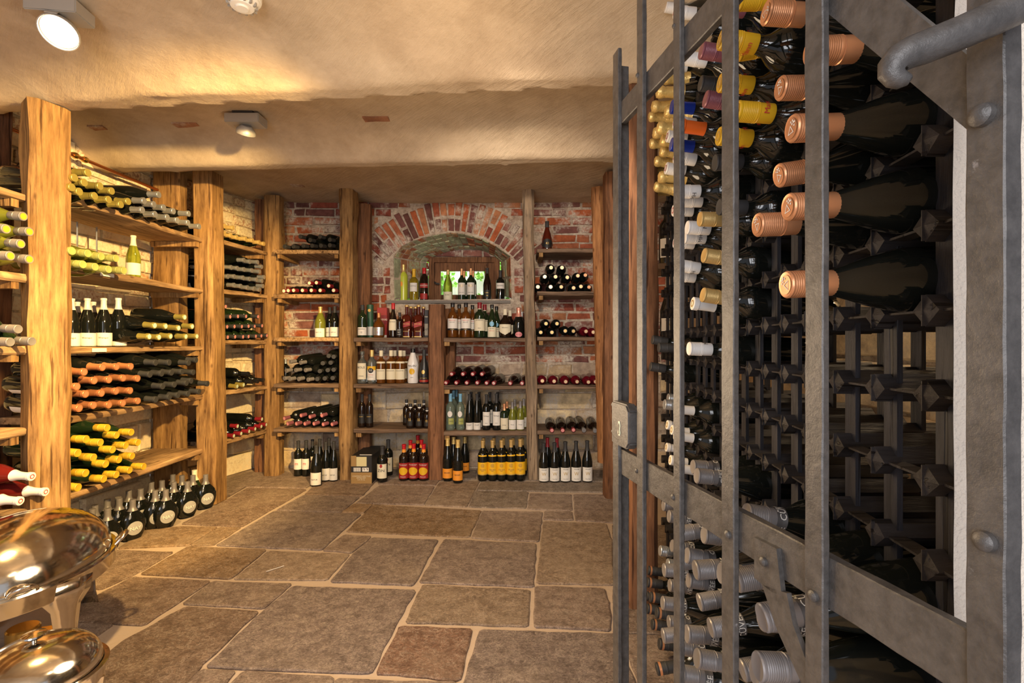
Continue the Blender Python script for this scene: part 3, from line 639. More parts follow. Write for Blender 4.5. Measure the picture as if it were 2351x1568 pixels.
def prof_r(prof, z):
    for (r0, z0), (r1, z1) in zip(prof[2:], prof[3:]):
        if z0 <= z <= z1 and z1 > z0: return r0 + (r1 - r0) * (z - z0) / (z1 - z0)
    return prof[-2][0]
def text_mesh(s, size, r, z, squash=1.0, a0=0.0, sy=1.0, vertical=False):
    cu = bpy.data.curves.new('t', 'FONT'); cu.body = s; cu.size = size; cu.align_x = 'CENTER'; cu.align_y = 'CENTER'; cu.resolution_u = 2
    o = bpy.data.objects.new('t', cu); me = bpy.data.meshes.new_from_object(o); bpy.data.objects.remove(o); bpy.data.curves.remove(cu)
    for v in me.vertices:
        x, y = v.co.x * squash, v.co.y
        if vertical: x, y = -y, x
        a = x / r + a0; v.co = (r * math.sin(a), -r * math.cos(a) * sy - (.0035 if sy < 1 else 0), z + y)
    return me
def arc(r, z0, z1, half, a0=0, sy=1.0, n=14, rad=None, shape=None):
    mb = MB(); vs = []
    if shape == 'round':
        R_ = (z1 - z0) / 2; zc = (z0 + z1) / 2; xc = math.sin(a0) * .02; vs = [(xc, -(rad(zc) * sy) - .0012, zc)]; K = 28; rg_ = (.35, .7, 1)
        for q in rg_:
            for i in range(K):
                a = 2 * math.pi * i / K; x = R_ * q * math.cos(a) * min(1, half * 1.6); z = zc + R_ * q * math.sin(a)
                vs.append((x + xc, -sy * math.sqrt(max(rad(z) ** 2 - (x + xc) ** 2, 1e-6)) - .0014, z))
        mb.add(vs, [(0, 1 + i, 1 + (i + 1) % K) for i in range(K)] + [(1 + j * K + i, 1 + (j + 1) * K + i, 1 + (j + 1) * K + (i + 1) % K, 1 + j * K + (i + 1) % K) for j in range(2) for i in range(K)])
        return mb
    rows = 8 if shape or rad else 1
    for j in range(rows + 1):
        t = j / rows; z = z0 + (z1 - z0) * t; hw = half
        if shape == 'round': hw = half * math.sqrt(max(0, 1 - (2 * t - 1) ** 2))
        if shape == 'point': hw = half * min(1, t * 3 + .02)
        rr = rad(z) if rad else r
        for i in range(n + 1):
            a = a0 - hw + 2 * hw * i / n; vs.append((rr * math.sin(a), -rr * math.cos(a) * sy, z))
    m = n + 1
    mb.add(vs, [(j * m + i, j * m + i + 1, (j + 1) * m + i + 1, (j + 1) * m + i) for j in range(rows) for i in range(n)])
    return mb
def cap_prof(style, prof, ln):
    top = prof[-1][1]; rn = max(prof[-2][0], prof[-3][0]) + .0010; z0 = top - ln
    if style == 'screw':
        p = [(rn - .0008, z0), (rn - .0004, z0 + .001)]; z = z0 + ln * .42
        p += [(rn - .0004, z), (rn + .0006, z + .001), (rn - .0008, z + .002), (rn - .0008, z + .003), (rn + .0007, z + .004)]
        z += .006
        while z < top - .004: p += [(rn + .0005, z), (rn + .0001, z + .0012), (rn + .0005, z + .0022)]; z += .0028
        p += [(rn + .0006, top - .001), (rn - .0008, top + .001), (rn - .0022, top + .0006), (0, top + .0006)]; return p
    if style == 'foil':
        p = []; n = 6
        for i in range(n + 1):
            z = z0 + (top - .014 - z0) * i / n; p.append((prof_r(prof, z) + .0008, z))
        p += [(rn - .001, top - .013), (rn, top - .012), (rn, top), (rn - .001, top + .0009), (0, top + .001)]; return p
    if style == 'champ':
        p = []; n = 7
        for i in range(n + 1):
            z = z0 + (top - .03 - z0) * i / n; p.append((prof_r(prof, z) + .0015, z))
        p += [(.0185, top - .028), (.0172, top - .02), (.0205, top - .012), (.0208, top - .002), (.018, top + .006), (.010, top + .009), (0, top + .010)]; return p
    if style == 'knob':
        return [(.0145, top - ln), (.0175, top - ln + .001), (.018, top - .004), (.016, top + .004), (.008, top + .008), (0, top + .009)]
    if style == 'tall':
        return [(rn, top - ln), (rn + .001, top - ln + .001), (rn + .001, top - .001), (rn, top + .001), (0, top + .001)]
TY = {}; MC = {}
def T(key, prof, glass, cap=('foil', 'blackcap', .05), labels=(), texts=(), end=None, capbits=(), square=None):
    """labels: (name, z0, z1, half angle, mat, shape, a0); texts: (string, z, size, mat, on, squash, a0); end: disc on the cap's top"""
    TY[key] = dict(prof=prof, glass=glass, cap=cap, labels=labels, texts=texts, end=end, capbits=capbits, square=square)
def build(key):
    if key in MC: return MC[key]
    t = TY[key]; pr = PROF[t['prof']]; sy = FLAT.get(t['prof'], 1.0); parts = []
    if t['square']:
        mb = MB(); a = t['square']; zt = .185
        prs = [(a, .002), (a, zt), (a * .8, zt + .012), (a * .4, zt + .022), (.014, zt + .03), (.0145, pr[-1][1]), (0, pr[-1][1])]
        seg = 32; vs = []; n = len(prs)
        for q in range(seg):
            th = 2 * math.pi * q / seg; c, s_ = math.cos(th), math.sin(th)
            for r, z in prs:
                if r > a * .5: e = (abs(c) ** 7 + abs(s_) ** 7) ** (-1 / 7); vs.append((r * e * c, r * e * s_, z))
                else: vs.append((r * c, r * s_, z))
        mb.add(vs, [(q * n + i, ((q + 1) % seg) * n + i, ((q + 1) % seg) * n + i + 1, q * n + i + 1) for q in range(seg) for i in range(n - 1)] + [tuple(q * n for q in range(seg))])
        body = mb.mesh('glass_' + key, True, angle=50)
    else: body = MB().lathe(pr, 28, sy=sy).mesh('glass_' + key, True, angle=50)
    body.materials.append(M[t['glass']])
    st, cm, ln = t['cap']
    me = MB().lathe(cap_prof(st, pr, ln), 24).mesh('cap_' + key, True, angle=35); me.materials.append(M[cm]); cb = []
    if st == 'champ':
        for v in me.vertices: v.co += v.normal * noise.noise(v.co * 160) * .0022
    top = pr[-1][1]
    for (z0, z1, m_) in t['capbits']:
        rad = lambda z: prof_r(pr, z) + .0019 if z < top - .014 else max(pr[-2][0], pr[-3][0]) + .0021
        b = arc(0, z0, z1, math.pi, rad=rad, n=24).mesh('band', True); b.materials.append(M[m_]); cb.append(('cap_band', b))
    if t['end']:
        e = t['end']; zt = top + (.0013 if st != 'champ' else .0105)
        b = MB().lathe([(0, zt), (.0125, zt)], 20).mesh('end', False); b.materials.append(M[e if isinstance(e, str) else e[0]]); cb.append(('cap_disc', b))
        if not isinstance(e, str):
            mb = MB(); z2 = zt + .0006
            if e[1] == 'no':
                n = 24; vs = []
                for i in range(n):
                    a = 2 * math.pi * i / n; vs += [(.0125 * math.cos(a), .0125 * math.sin(a), z2), (.0095 * math.cos(a), .0095 * math.sin(a), z2)]
                mb.add(vs, [(2 * i, 2 * ((i + 1) % n), 2 * ((i + 1) % n) + 1, 2 * i + 1) for i in range(n)])
                mb.box(-.009, .009, -.0016, .0016, z2 - .0002, z2, M4=Matrix.Rotation(.8, 4, 'Z'))
            elif e[1] == 'grape':
                tri = [Vector(p) for p in ((-.007, -.007, z2), (.006, -.006, z2), (-.001, .004, z2))]; c = sum(tri, Vector()) / 3
                inn = [c + (p - c) * .72 for p in tri]; mb.add(tri + inn, [(i, (i + 1) % 3, 3 + (i + 1) % 3, 3 + i) for i in range(3)])
                for (x, y) in ((.003, .0045), (.006, .006), (.0005, .0075), (.0045, .0085), (.0075, .002), (.0085, .006)):
                    mb.lathe([(0, z2), (.0014, z2)], 8, Matrix.Translation((x, y, 0)))
            elif e[1] == 'ring':
                n = 20; vs = []
                for i in range(n):
                    a = 2 * math.pi * i / n; vs += [(.009 * math.cos(a), .009 * math.sin(a), z2), (.006 * math.cos(a), .006 * math.sin(a), z2)]
                mb.add(vs, [(2 * i, 2 * ((i + 1) % n), 2 * ((i + 1) % n) + 1, 2 * i + 1) for i in range(n)])
            b = mb.mesh('mark'); b.materials.append(M[e[2]]); cb.append(('cap_mark', b))
    parts.append(('cap', me, cb))
    for L in t['labels']:
        nm, z0, z1, half, m_ = L[:5]; shape = L[5] if len(L) > 5 else None; a0 = L[6] if len(L) > 6 else 0
        if t['square']:
            a = t['square']; mb = MB(); hw = min(half, a * .95)
            if shape == 'slant': mb.add([(-hw, -a - .0008, z0), (hw, -a - .0008, z0 + .022), (hw, -a - .0008, z1 + .022), (-hw, -a - .0008, z1)], [(0, 1, 2, 3)])
            else: mb.add([(-hw, -a - .0008, z0), (hw, -a - .0008, z0), (hw, -a - .0008, z1), (-hw, -a - .0008, z1)], [(0, 1, 2, 3)])
        else:
            e = .0012 if nm != 'label' else .0007
            mb = arc(0, z0, z1, half, a0, sy, rad=lambda z: prof_r(pr, z) + e, shape=shape)
        me = mb.mesh(nm, True); me.materials.append(M[m_]); tx = []
        for X in t['texts']:
            if X[4] != nm: continue
            sq = X[5] if len(X) > 5 else 1; a1 = X[6] if len(X) > 6 else 0
            if t['square']:
                tm = text_mesh(X[0], X[2], 10, X[1], sq)
                for v in tm.vertices: v.co.y = -t['square'] - .0016
            else: tm = text_mesh(X[0], X[2], prof_r(pr, X[1]) + .0026, X[1], sq, a1, sy)
            tm.materials.append(M[X[3]]); tx.append(('lettering', tm))
        parts.append((nm, me, tx))
    for X in t['texts']:
        if X[4] == 'cap':
            for a1 in (0, 3.14):
                tm = text_mesh(X[0], X[2], max(pr[-2][0], pr[-3][0]) + .0030, X[1], X[5] if len(X) > 5 else 1, a1); tm.materials.append(M[X[3]]); parts[0][2].append(('lettering', tm))
        elif X[4] == 'glass':
            tm = text_mesh(X[0], X[2], prof_r(pr, X[1]) + .0012, X[1], X[5] if len(X) > 5 else 1, 0, sy) if not t['square'] else None
            if tm: tm.materials.append(M[X[3]]); parts.append(('lettering', tm, []))
    MC[key] = (body, parts); return MC[key]
PROTO = {}
def copy_tree(o, parent=None):
    c = o.copy(); col.objects.link(c)
    if parent: c.parent = parent
    for ch in o.children: copy_tree(ch, c)
    return c
def bottle(key, mat, label, group, name='wine_bottle', category='bottle'):
    if key not in PROTO:
        body, parts = build(key); o = bpy.data.objects.new(name, body); col.objects.link(o)
        for nm, me, subs in parts:
            p = bpy.data.objects.new(nm, me); col.objects.link(p); p.parent = o
            for sn, sm in subs:
                q = bpy.data.objects.new(sn, sm); col.objects.link(q); q.parent = p
        PROTO[key] = o
    else: o = copy_tree(PROTO[key])
    o.name = name; o['label'] = label; o['category'] = category
    if group: o['group'] = group
    elif 'group' in o: del o['group']
    o.matrix_world = mat; return o
rb = random.Random(21)
def lying_mat(E, d, h, roll=0.0, k=1.0):
    z = Vector(d).normalized(); x = Vector((0, 0, 1)).cross(z).normalized(); y = z.cross(x)   # label (-Y) faces down/up by roll
    m = Matrix((x, y, z)).transposed().to_4x4(); return Matrix.Translation(Vector(E) - z * h * k) @ m @ Matrix.Rotation(roll, 4, 'Z') @ Matrix.Scale(k, 4)
def hof(key): return PROF[TY[key]['prof']][-1][1]
def rows_of(items, gap, keyf, left):
    it = sorted(items, key=keyf); rows = []
    for q in it:
        if rows and abs(keyf(q) - sum(keyf(r) for r in rows[-1]) / len(rows[-1])) < gap: rows[-1].append(q)
        else: rows.append([q])
    for r in rows: r.sort(key=left)
    return rows
ROWN = ['bottom row', 'second row up', 'third row up', 'fourth row up', 'fifth row up', 'sixth row up', 'seventh row up', 'eighth row up', 'ninth row up', 'tenth row up', 'eleventh row up', 'twelfth row up', 'thirteenth row up', 'fourteenth row up', 'fifteenth row up']
def cluster(key, pts, E_of, d, what, where, group, gap=.042, roll=0.0, jit=.03, left=lambda q: q[1][0], k=1.0):
    items = [(E_of(*p[:2]), p) for p in pts]
    rows = rows_of(items, gap, lambda q: q[0].z, left)
    for ri, r in enumerate(rows):
        for i, (E, p) in enumerate(r):
            lab = f'{what}, ' + (f'{ORD[i]} from left' if len(r) > 1 else 'alone') + (f', {ROWN[ri]}' if len(rows) > 1 else '') + f', {where}'
            dd = Vector(d) + Vector([rb.uniform(-jit, jit) for _ in range(3)])
            bottle(p[2] if len(p) > 2 else key, lying_mat(E, dd, hof(key), roll + rb.uniform(-.3, .3), k), lab, group)
# --- types lying on the left
T('l_gold', 'burgundy', 'glass_k', ('foil', 'goldgreen', .06)); T('l_silver', 'burgundy', 'glass_k', ('foil', 'silver', .055), [('label', .04, .12, 1.3, 'white')])
T('l_green', 'burgundy', 'glass_y', ('screw', 'greengl', .055), [('label', .04, .12, 1.3, 'white')]); T('l_goldmint', 'burgundy', 'glass_k', ('foil', 'goldgreen', .055), [('label', .04, .12, 1.3, 'white')], end='mint')
T('l_copper', 'burgundy', 'glass_k', ('foil', 'copper_d', .062), [('label', .03, .09, 1.3, 'white')], end='copper'); T('l_black', 'burgundy', 'glass_k', ('foil', 'matblack', .055), [('label', .03, .09, 1.3, 'white')])
T('l_yellow', 'burgundy', 'glass_dg', ('screw', 'yellow_l', .06)); T('l_greycap', 'burgundy', 'glass_y', ('screw', 'grey', .05), end='yellow_l'); T('l_grey', 'bordeaux', 'glass_dg', ('screw', 'grey', .06))
T('l_rose', 'burgundy', 'rose', ('foil', 'whitecap', .075), end=('white', 'ring', 'red')); T('l_brgold', 'burgundy', 'glass_dg', ('foil', 'gold', .05)); T('l_brsilver', 'burgundy', 'glass_k', ('foil', 'silver', .05), [('label', .03, .1, 1.2, 'cream')])
T('l_pinkend', 'bordeaux', 'glass_dg', ('foil', 'matblack', .05), end='pink'); T('l_wine', 'bordeaux', 'glass_k', ('foil', 'wine', .05), end='mint'); T('l_plain', 'bordeaux', 'glass_k', ('foil', 'blackcap', .05), [('label', .04, .14, 1.3, 'white')])
C2 = (0, 360, .2807); C3 = (0, 760, .2807); LX = -1.93
def PB2(x, y):
    Y = 2.71 / (.2 - (x - CX) / F); return P(x, y, Y)
def left(key, pts, c, what, where, group, X=LX, **kw):
    cluster(key, crop(pts, *c), PB2 if 'far left' in where else (lambda x, y: PX(x, y, X)), (1, -.02, -.06), what, where, group, **kw)
B1 = 'bright left shelf'
left('l_gold', [(612, 172), (720, 130), (590, 250), (690, 210), (820, 240), (915, 280), (650, 285), (775, 320), (890, 350), (1050, 365), (990, 390)], C2, 'gold-green foiled dark bottle', 'top ' + B1, 'gold-foiled bottles on the top shelf of the bright left bay')
left('l_silver', [(1300, 310), (1180, 360), (1260, 390), (1340, 415), (1420, 445), (1545, 465), (1165, 435), (1270, 470), (1370, 495), (1450, 520), (1540, 540), (1630, 570)], C2, 'silver-foiled dark bottle', 'top ' + B1, 'silver-foiled bottles on the top shelf of the bright left bay')
left('l_green', [(590, 770), (720, 790), (830, 815), (950, 830), (680, 880), (780, 900), (890, 920), (1015, 930)], C2, 'pale-green-capped bottle', 'second ' + B1, 'green-capped bottles on the second shelf of the bright left bay')
left('l_goldmint', [(1510, 1312), (1265, 1380), (1355, 1385), (1460, 1400), (1572, 1387), (1220, 1470), (1300, 1475), (1395, 1468), (1520, 1470), (1610, 1468)], C2, 'gold-capped dark bottle', 'third ' + B1, 'gold-capped bottles on the third shelf of the bright left bay')
left('l_copper', [(840, 297), (955, 292), (1072, 290), (690, 335), (772, 405), (893, 398), (1010, 385), (1128, 388), (630, 455), (702, 515), (832, 508), (952, 492), (1067, 488), (650, 632), (767, 608), (893, 605), (1007, 590), (1130, 572)], C3, 'copper-capped dark bottle', 'fourth ' + B1, 'copper-capped bottles on the fourth shelf of the bright left bay')
left('l_black', [(1275, 258), (1385, 258), (1545, 260), (1605, 237), (1228, 355), (1325, 347), (1405, 340), (1490, 333), (1583, 338), (1333, 452), (1428, 438), (1528, 425), (1565, 407), (1700, 430), (1277, 560), (1388, 540), (1457, 525), (1540, 513), (1630, 495)], C3, 'black-foiled dark bottle', 'fourth ' + B1, 'black-foiled bottles on the fourth shelf of the bright left bay')
left('l_yellow', [(878, 792), (1075, 828), (955, 852), (706, 885), (823, 912), (1130, 912), (1030, 936), (923, 970), (637, 998), (766, 1035), (1082, 1023), (975, 1052), (866, 1088), (1177, 1108), (1062, 1138), (702, 1162), (953, 1175), (850, 1210), (640, 1280)], C3, 'yellow-capped dark green bottle', 'lowest ' + B1, 'yellow-capped bottles on the lowest shelf of the bright left bay', gap=.03)
E0 = 'shelf at left edge'
left('l_greycap', [(190, 487), (50, 590), (240, 612), (170, 712), (85, 810), (240, 838)], C2, 'grey-capped yellow-ended bottle', 'second ' + E0, 'yellow-ended bottles at the left edge')
left('l_grey', [(150, 1410), (85, 1515), (262, 1510)], C2, 'grey screw-capped green bottle', 'third ' + E0, 'grey-capped bottles at the left edge')
left('l_rose', [(260, 1190), (372, 1315), (165, 1390)], C3, 'rosé bottle with long white capsule', 'lowest ' + E0, 'rosé bottles at the left edge')
B2 = 'far left shelf'
left('l_brgold', [(1785, 550), (1840, 568), (1908, 582), (1840, 630), (1892, 645), (1940, 660), (2012, 672), (2068, 685), (2122, 700), (2160, 712)], C2, 'shiny-gold-foiled bottle', 'top ' + B2, 'gold-foiled bottles on the top shelf of the far left bay', gap=.035)
left('l_brsilver', [(1998, 845), (2045, 858), (2110, 862), (1893, 905), (1943, 912), (1998, 922), (2062, 930), (2125, 940), (2142, 900), (1865, 980), (1918, 980), (1990, 990), (2043, 1000), (2098, 1005), (2145, 1015), (2162, 985), (1822, 1045), (1917, 1050), (1972, 1058), (2028, 1070), (2083, 1078), (2125, 1085), (2152, 1058)], C2, 'silver-foiled dark bottle', 'second ' + B2, 'silver-foiled bottles on the second shelf of the far left bay', gap=.034)
left('l_pinkend', [(1845, 1225), (1820, 1308), (1882, 1308), (1945, 1305), (2012, 1305), (2110, 1307), (1802, 1390), (1857, 1390), (1917, 1388), (1977, 1388), (2032, 1386), (2082, 1386), (2143, 1382), (1807, 1475), (1862, 1475), (1922, 1472), (1987, 1472), (2032, 1470), (2092, 1468), (2137, 1465), (2182, 1462)], C2, 'pink-ended dark bottle', 'third ' + B2, 'pink-ended bottles on the third shelf of the far left bay')
left('l_goldmint', [(1940, 452), (1992, 440)], C3, 'yellow-foiled dark bottle', 'fourth ' + B2, 'yellow-foiled bottles on the fourth shelf of the far left bay', gap=.2)
left('l_plain', [(2035, 350), (2062, 415), (2112, 410), (2158, 402)], C3, 'black-necked dark bottle', 'fourth ' + B2, 'black-necked bottles on the fourth shelf of the far left bay')
left('l_wine', [(1943, 778), (1842, 882), (1912, 857), (1972, 838), (2037, 820), (2087, 800), (2137, 780), (2177, 765), (2142, 720)], C3, 'wine-red-foiled dark bottle', 'lowest ' + B2, 'red-foiled bottles on the lowest shelf of the far left bay')
# --- standing bottles
def stand(key, x, yt, yb, Y, z, what, name='bottle', wpx=None, group=None, rz=0.0, cat='bottle'):
    hh = (yb - yt) / F * Y; kz = hh / hof(key); pr = PROF[TY[key]['prof']]
    rm = TY[key]['square'] or max(r for r, _ in pr); kx = (wpx / F * Y) / (2 * rm) if wpx else kz
    X = (x - CX) / F * Y
    m = Matrix.Translation((X, Y, z + .0005)) @ Matrix.Rotation(rz, 4, 'Z') @ Matrix.Diagonal((kx, kx, kz, 1))
    return bottle(key, m, what, group, name, cat)
T('s_white', 'burgundy', 'glass_g', ('foil', 'cream', .07), [('label', .03, .11, 1.2, 'white')])
T('s_whitecap', 'burgundy', 'glass_k', ('foil', 'whitecap', .07), [('label', .004, .085, 1.45, 'white')], [('Weingut', .055, .014, 'ink', 'label')])
Ys = 2.62
def sl(key, x, yt, yb, X, z, what, **kw):   # standing on a left-bay shelf at depth X
    Y = X * F / (x - CX); return stand(key, x, yt, yb, Y, z, what, rz=.68, **kw)
sl('s_white', 306, 533, 634, -2.14, Z1[1], 'upright pale green wine bottle with white label on the second bright shelf')
for i, (cx, X, lb) in enumerate([(585, -2.1, 'upright white-capped bottle against the nearest post, third bright shelf'), (715, -2.1, 'upright white-capped bottle, second of the front four on the third bright shelf'), (848, -2.1, 'upright white-capped bottle, third of the front four on the third bright shelf'),
   (968, -2.1, 'upright white-capped bottle beside the lying gold-capped bottles, third bright shelf'), (632, -2.22, 'white-capped bottle standing in the back row left, third bright shelf'), (762, -2.22, 'white-capped bottle standing in the back row right, third bright shelf')]):
    sl('s_whitecap', cx * .2807, (1110 if i < 4 else 1125) * .2807 + 360, (1505 if i < 4 else 1490) * .2807 + 360, X, Z1[2], lb, group='white-capped bottles on the third bright shelf')
# flagon bottles on the floor
T('bocks', 'bocks', 'glass_k', ('foil', 'grey', .058), [('label', .026, .098, .78, 'greylab', 'round')], [('NAY', .062, .026, 'white', 'label', 1.0)])
T('bocks_cream', 'bocks', 'glass_dg', ('foil', 'cream', .058))
fl_pts = [(995, 95), (865, 145), (712, 203), (477, 272), (300, 335), (905, 100), (827, 100), (762, 95), (770, 148), (685, 138), (610, 150), (637, 208), (533, 198), (450, 208), (382, 265), (298, 268), (375, 255), (210, 310), (192, 340), (100, 345)]
fi = []
for x, y in fl_pts:
    x, y = 150 + x * s, 1060 + y * s; Y = F * (H - .21) / (y - CY); fi.append((Vector(((x - CX) / F * Y, Y, 0)), x))
fi2 = sorted(fi[:5], key=lambda q: q[1]) + sorted(fi[5:], key=lambda q: q[1])
for i, (p, x) in enumerate(fi2):
    nf_ = 5; lab = (f'grey-capsuled round-bellied flagon, {ORD[i]} from left in front row on floor' if i < nf_ else f'flat round-bellied flagon, {ORD[i-nf_]} from left among those behind the front row')
    bottle('bocks', Matrix.Translation(p + Vector((0, 0, .003))) @ Matrix.Rotation(.95 + (.1 if i % 2 else 0), 4, 'Z'), lab, 'flat flagons standing on the floor at the left', 'flagon')
p = Vector(((442 - CX) / F * 3.12, 3.17, 0)); bottle('bocks_cream', Matrix.Translation(p + Vector((-.02, .0, .003))) @ Matrix.Rotation(.9, 4, 'Z') @ Matrix.Scale(1.08, 4), 'cream-capped flagon standing behind the grey-capped flagons beside the post', None, 'flagon')
# --- rear wall, lying
T('r_dark', 'bordeaux', 'glass_k', ('foil', 'matblack', .05), [('label', .04, .13, 1.2, 'white')]); T('r_winemint', 'bordeaux', 'glass_k', ('foil', 'wine', .05), end='mint'); T('r_greycap', 'bordeaux', 'glass_k', ('foil', 'grey', .05))
T('r_pinkcap', 'bordeaux', 'glass_k', ('foil', 'mauve', .045), [('label', .04, .13, 1.2, 'white')], end='pink'); T('r_orange', 'bordeaux', 'glass_k', ('foil', 'blackcap', .05), end='copper'); T('r_gold', 'bordeaux', 'glass_k', ('foil', 'blackcap', .05), end='khaki')
T('r_rose', 'bordeaux', 'winered', ('foil', 'wine', .045), end=('khaki', 'ring', 'white')); T('r_dust', 'bordeaux', 'glass_b', ('foil', 'wine', .04), [('label', .03, .16, 2.6, 'dust')], end='pink'); T('r_dusts', 'bordeaux', 'glass_b', ('foil', 'silver', .04), [('label', .03, .16, 2.6, 'dust')])
T('r_no', 'burgundy', 'glass_b', ('foil', 'wine', .05), [('label', .02, .15, 2.8, 'dust')], end=('white', 'no', 'red_l'))
C5 = (560, 420, .4525); C8 = (1180, 400, .466); C7 = (780, 760, .236); C6 = (780, 440, .2295)
def rear(key, pts, c, what, where, group, Y=3.76, d=(0, -1, -.06), **kw): cluster(key, crop(pts, *c), lambda x, y: P(x, y, Y), d, what, where, group, **kw)
RB = 'rear left shelf'
rear('r_dark', [(205, 322), (250, 322), (300, 318), (345, 318), (390, 318), (435, 316), (285, 272), (335, 290), (385, 272), (435, 288)], C5, 'black-necked bottle', 'top ' + RB, 'dark bottles on the top shelf of the rear left bay', d=(-.35, -1, -.05))
rear('r_winemint', [(203, 548), (225, 546), (252, 545), (297, 545), (342, 545), (387, 545), (455, 545), (332, 508), (368, 506), (430, 522)], C5, 'red-foiled pale-ended bottle', 'second ' + RB, 'red-foiled bottles on the second shelf of the rear left bay', d=(-.15, -1, -.05))
rear('r_greycap', [(235, 908), (287, 912), (215, 953), (262, 950), (312, 950), (205, 992), (232, 995), (277, 995), (325, 998)], C5, 'grey-foiled dark bottle', 'fourth ' + RB, 'grey-foiled bottles on the fourth shelf of the rear left bay', d=(-.45, -1, -.08))
rear('r_dark', [(372, 995), (410, 992), (450, 990), (385, 955), (425, 950), (455, 948), (400, 915), (440, 912), (430, 878), (455, 882)], C5, 'all-black bottle', 'fourth rear left shelf', 'black bottles piled on the fourth shelf of the rear left bay', d=(.1, -1, -.05))
rear('r_pinkcap', [(222, 1222), (266, 1222), (309, 1222), (355, 1222), (402, 1225), (447, 1225), (205, 1195), (290, 1180), (335, 1187), (395, 1180)], C5, 'mauve-capped dark bottle', 'lowest ' + RB, 'mauve-capped bottles on the lowest shelf of the rear left bay', d=(-.5, -1, -.10))
RR = 'rear right shelf'
rear('r_orange', [(183, 460), (237, 460), (152, 505), (205, 505), (263, 508), (315, 500), (352, 497), (118, 555), (181, 555), (233, 555), (294, 560), (330, 553), (370, 556)], C8, 'orange-ended dark bottle', 'second ' + RR, 'orange-ended bottles on the second shelf of the rear right bay', d=(-.02, -1, -.02))
rear('r_gold', [(158, 736), (212, 736), (132, 779), (187, 779), (253, 772), (293, 773)], C8, 'gold-ended dark bottle', 'third ' + RR, 'gold-ended bottles on the third shelf of the rear right bay', d=(0, -1, -.02))
rear('r_rose', [(355, 774), (391, 778)], C8, 'wine-red bottle', 'third rear right shelf', 'red bottles on the third shelf of the rear right bay', d=(0, -1, -.02))
rear('r_rose', [(140, 1018), (198, 1020), (255, 1022), (311, 1022), (367, 1024), (402, 1022)], C8, 'wine-red bottle with gold-ringed end', 'fourth ' + RR, 'red bottles on the fourth shelf of the rear right bay', d=(0, -1, -.02))
rear('r_dust', [(187, 1262), (240, 1262), (293, 1260)], C8, 'dusty dark bottle with red neck end', 'lowest ' + RR, 'dusty bottles on the lowest shelf of the rear right bay', d=(.0, -1, -.10))
rear('r_dusts', [(345, 1262), (400, 1264)], C8, 'dusty dark bottle with silver neck end', 'lowest ' + RR, 'dusty silver-ended bottles on the lowest shelf of the rear right bay', d=(.0, -1, -.10))
rear('r_no', [(1088, 418), (1198, 418), (1293, 418), (1383, 418), (1033, 503), (1133, 503), (1235, 503), (1337, 503), (1428, 505), (1498, 507), (1658, 508), (1773, 508)], C7, 'dusty red-ring-ended bottle', 'right of the short post', 'dusty bottles with red-ringed ends', d=(-.16, -1, -.07), Y=3.78)
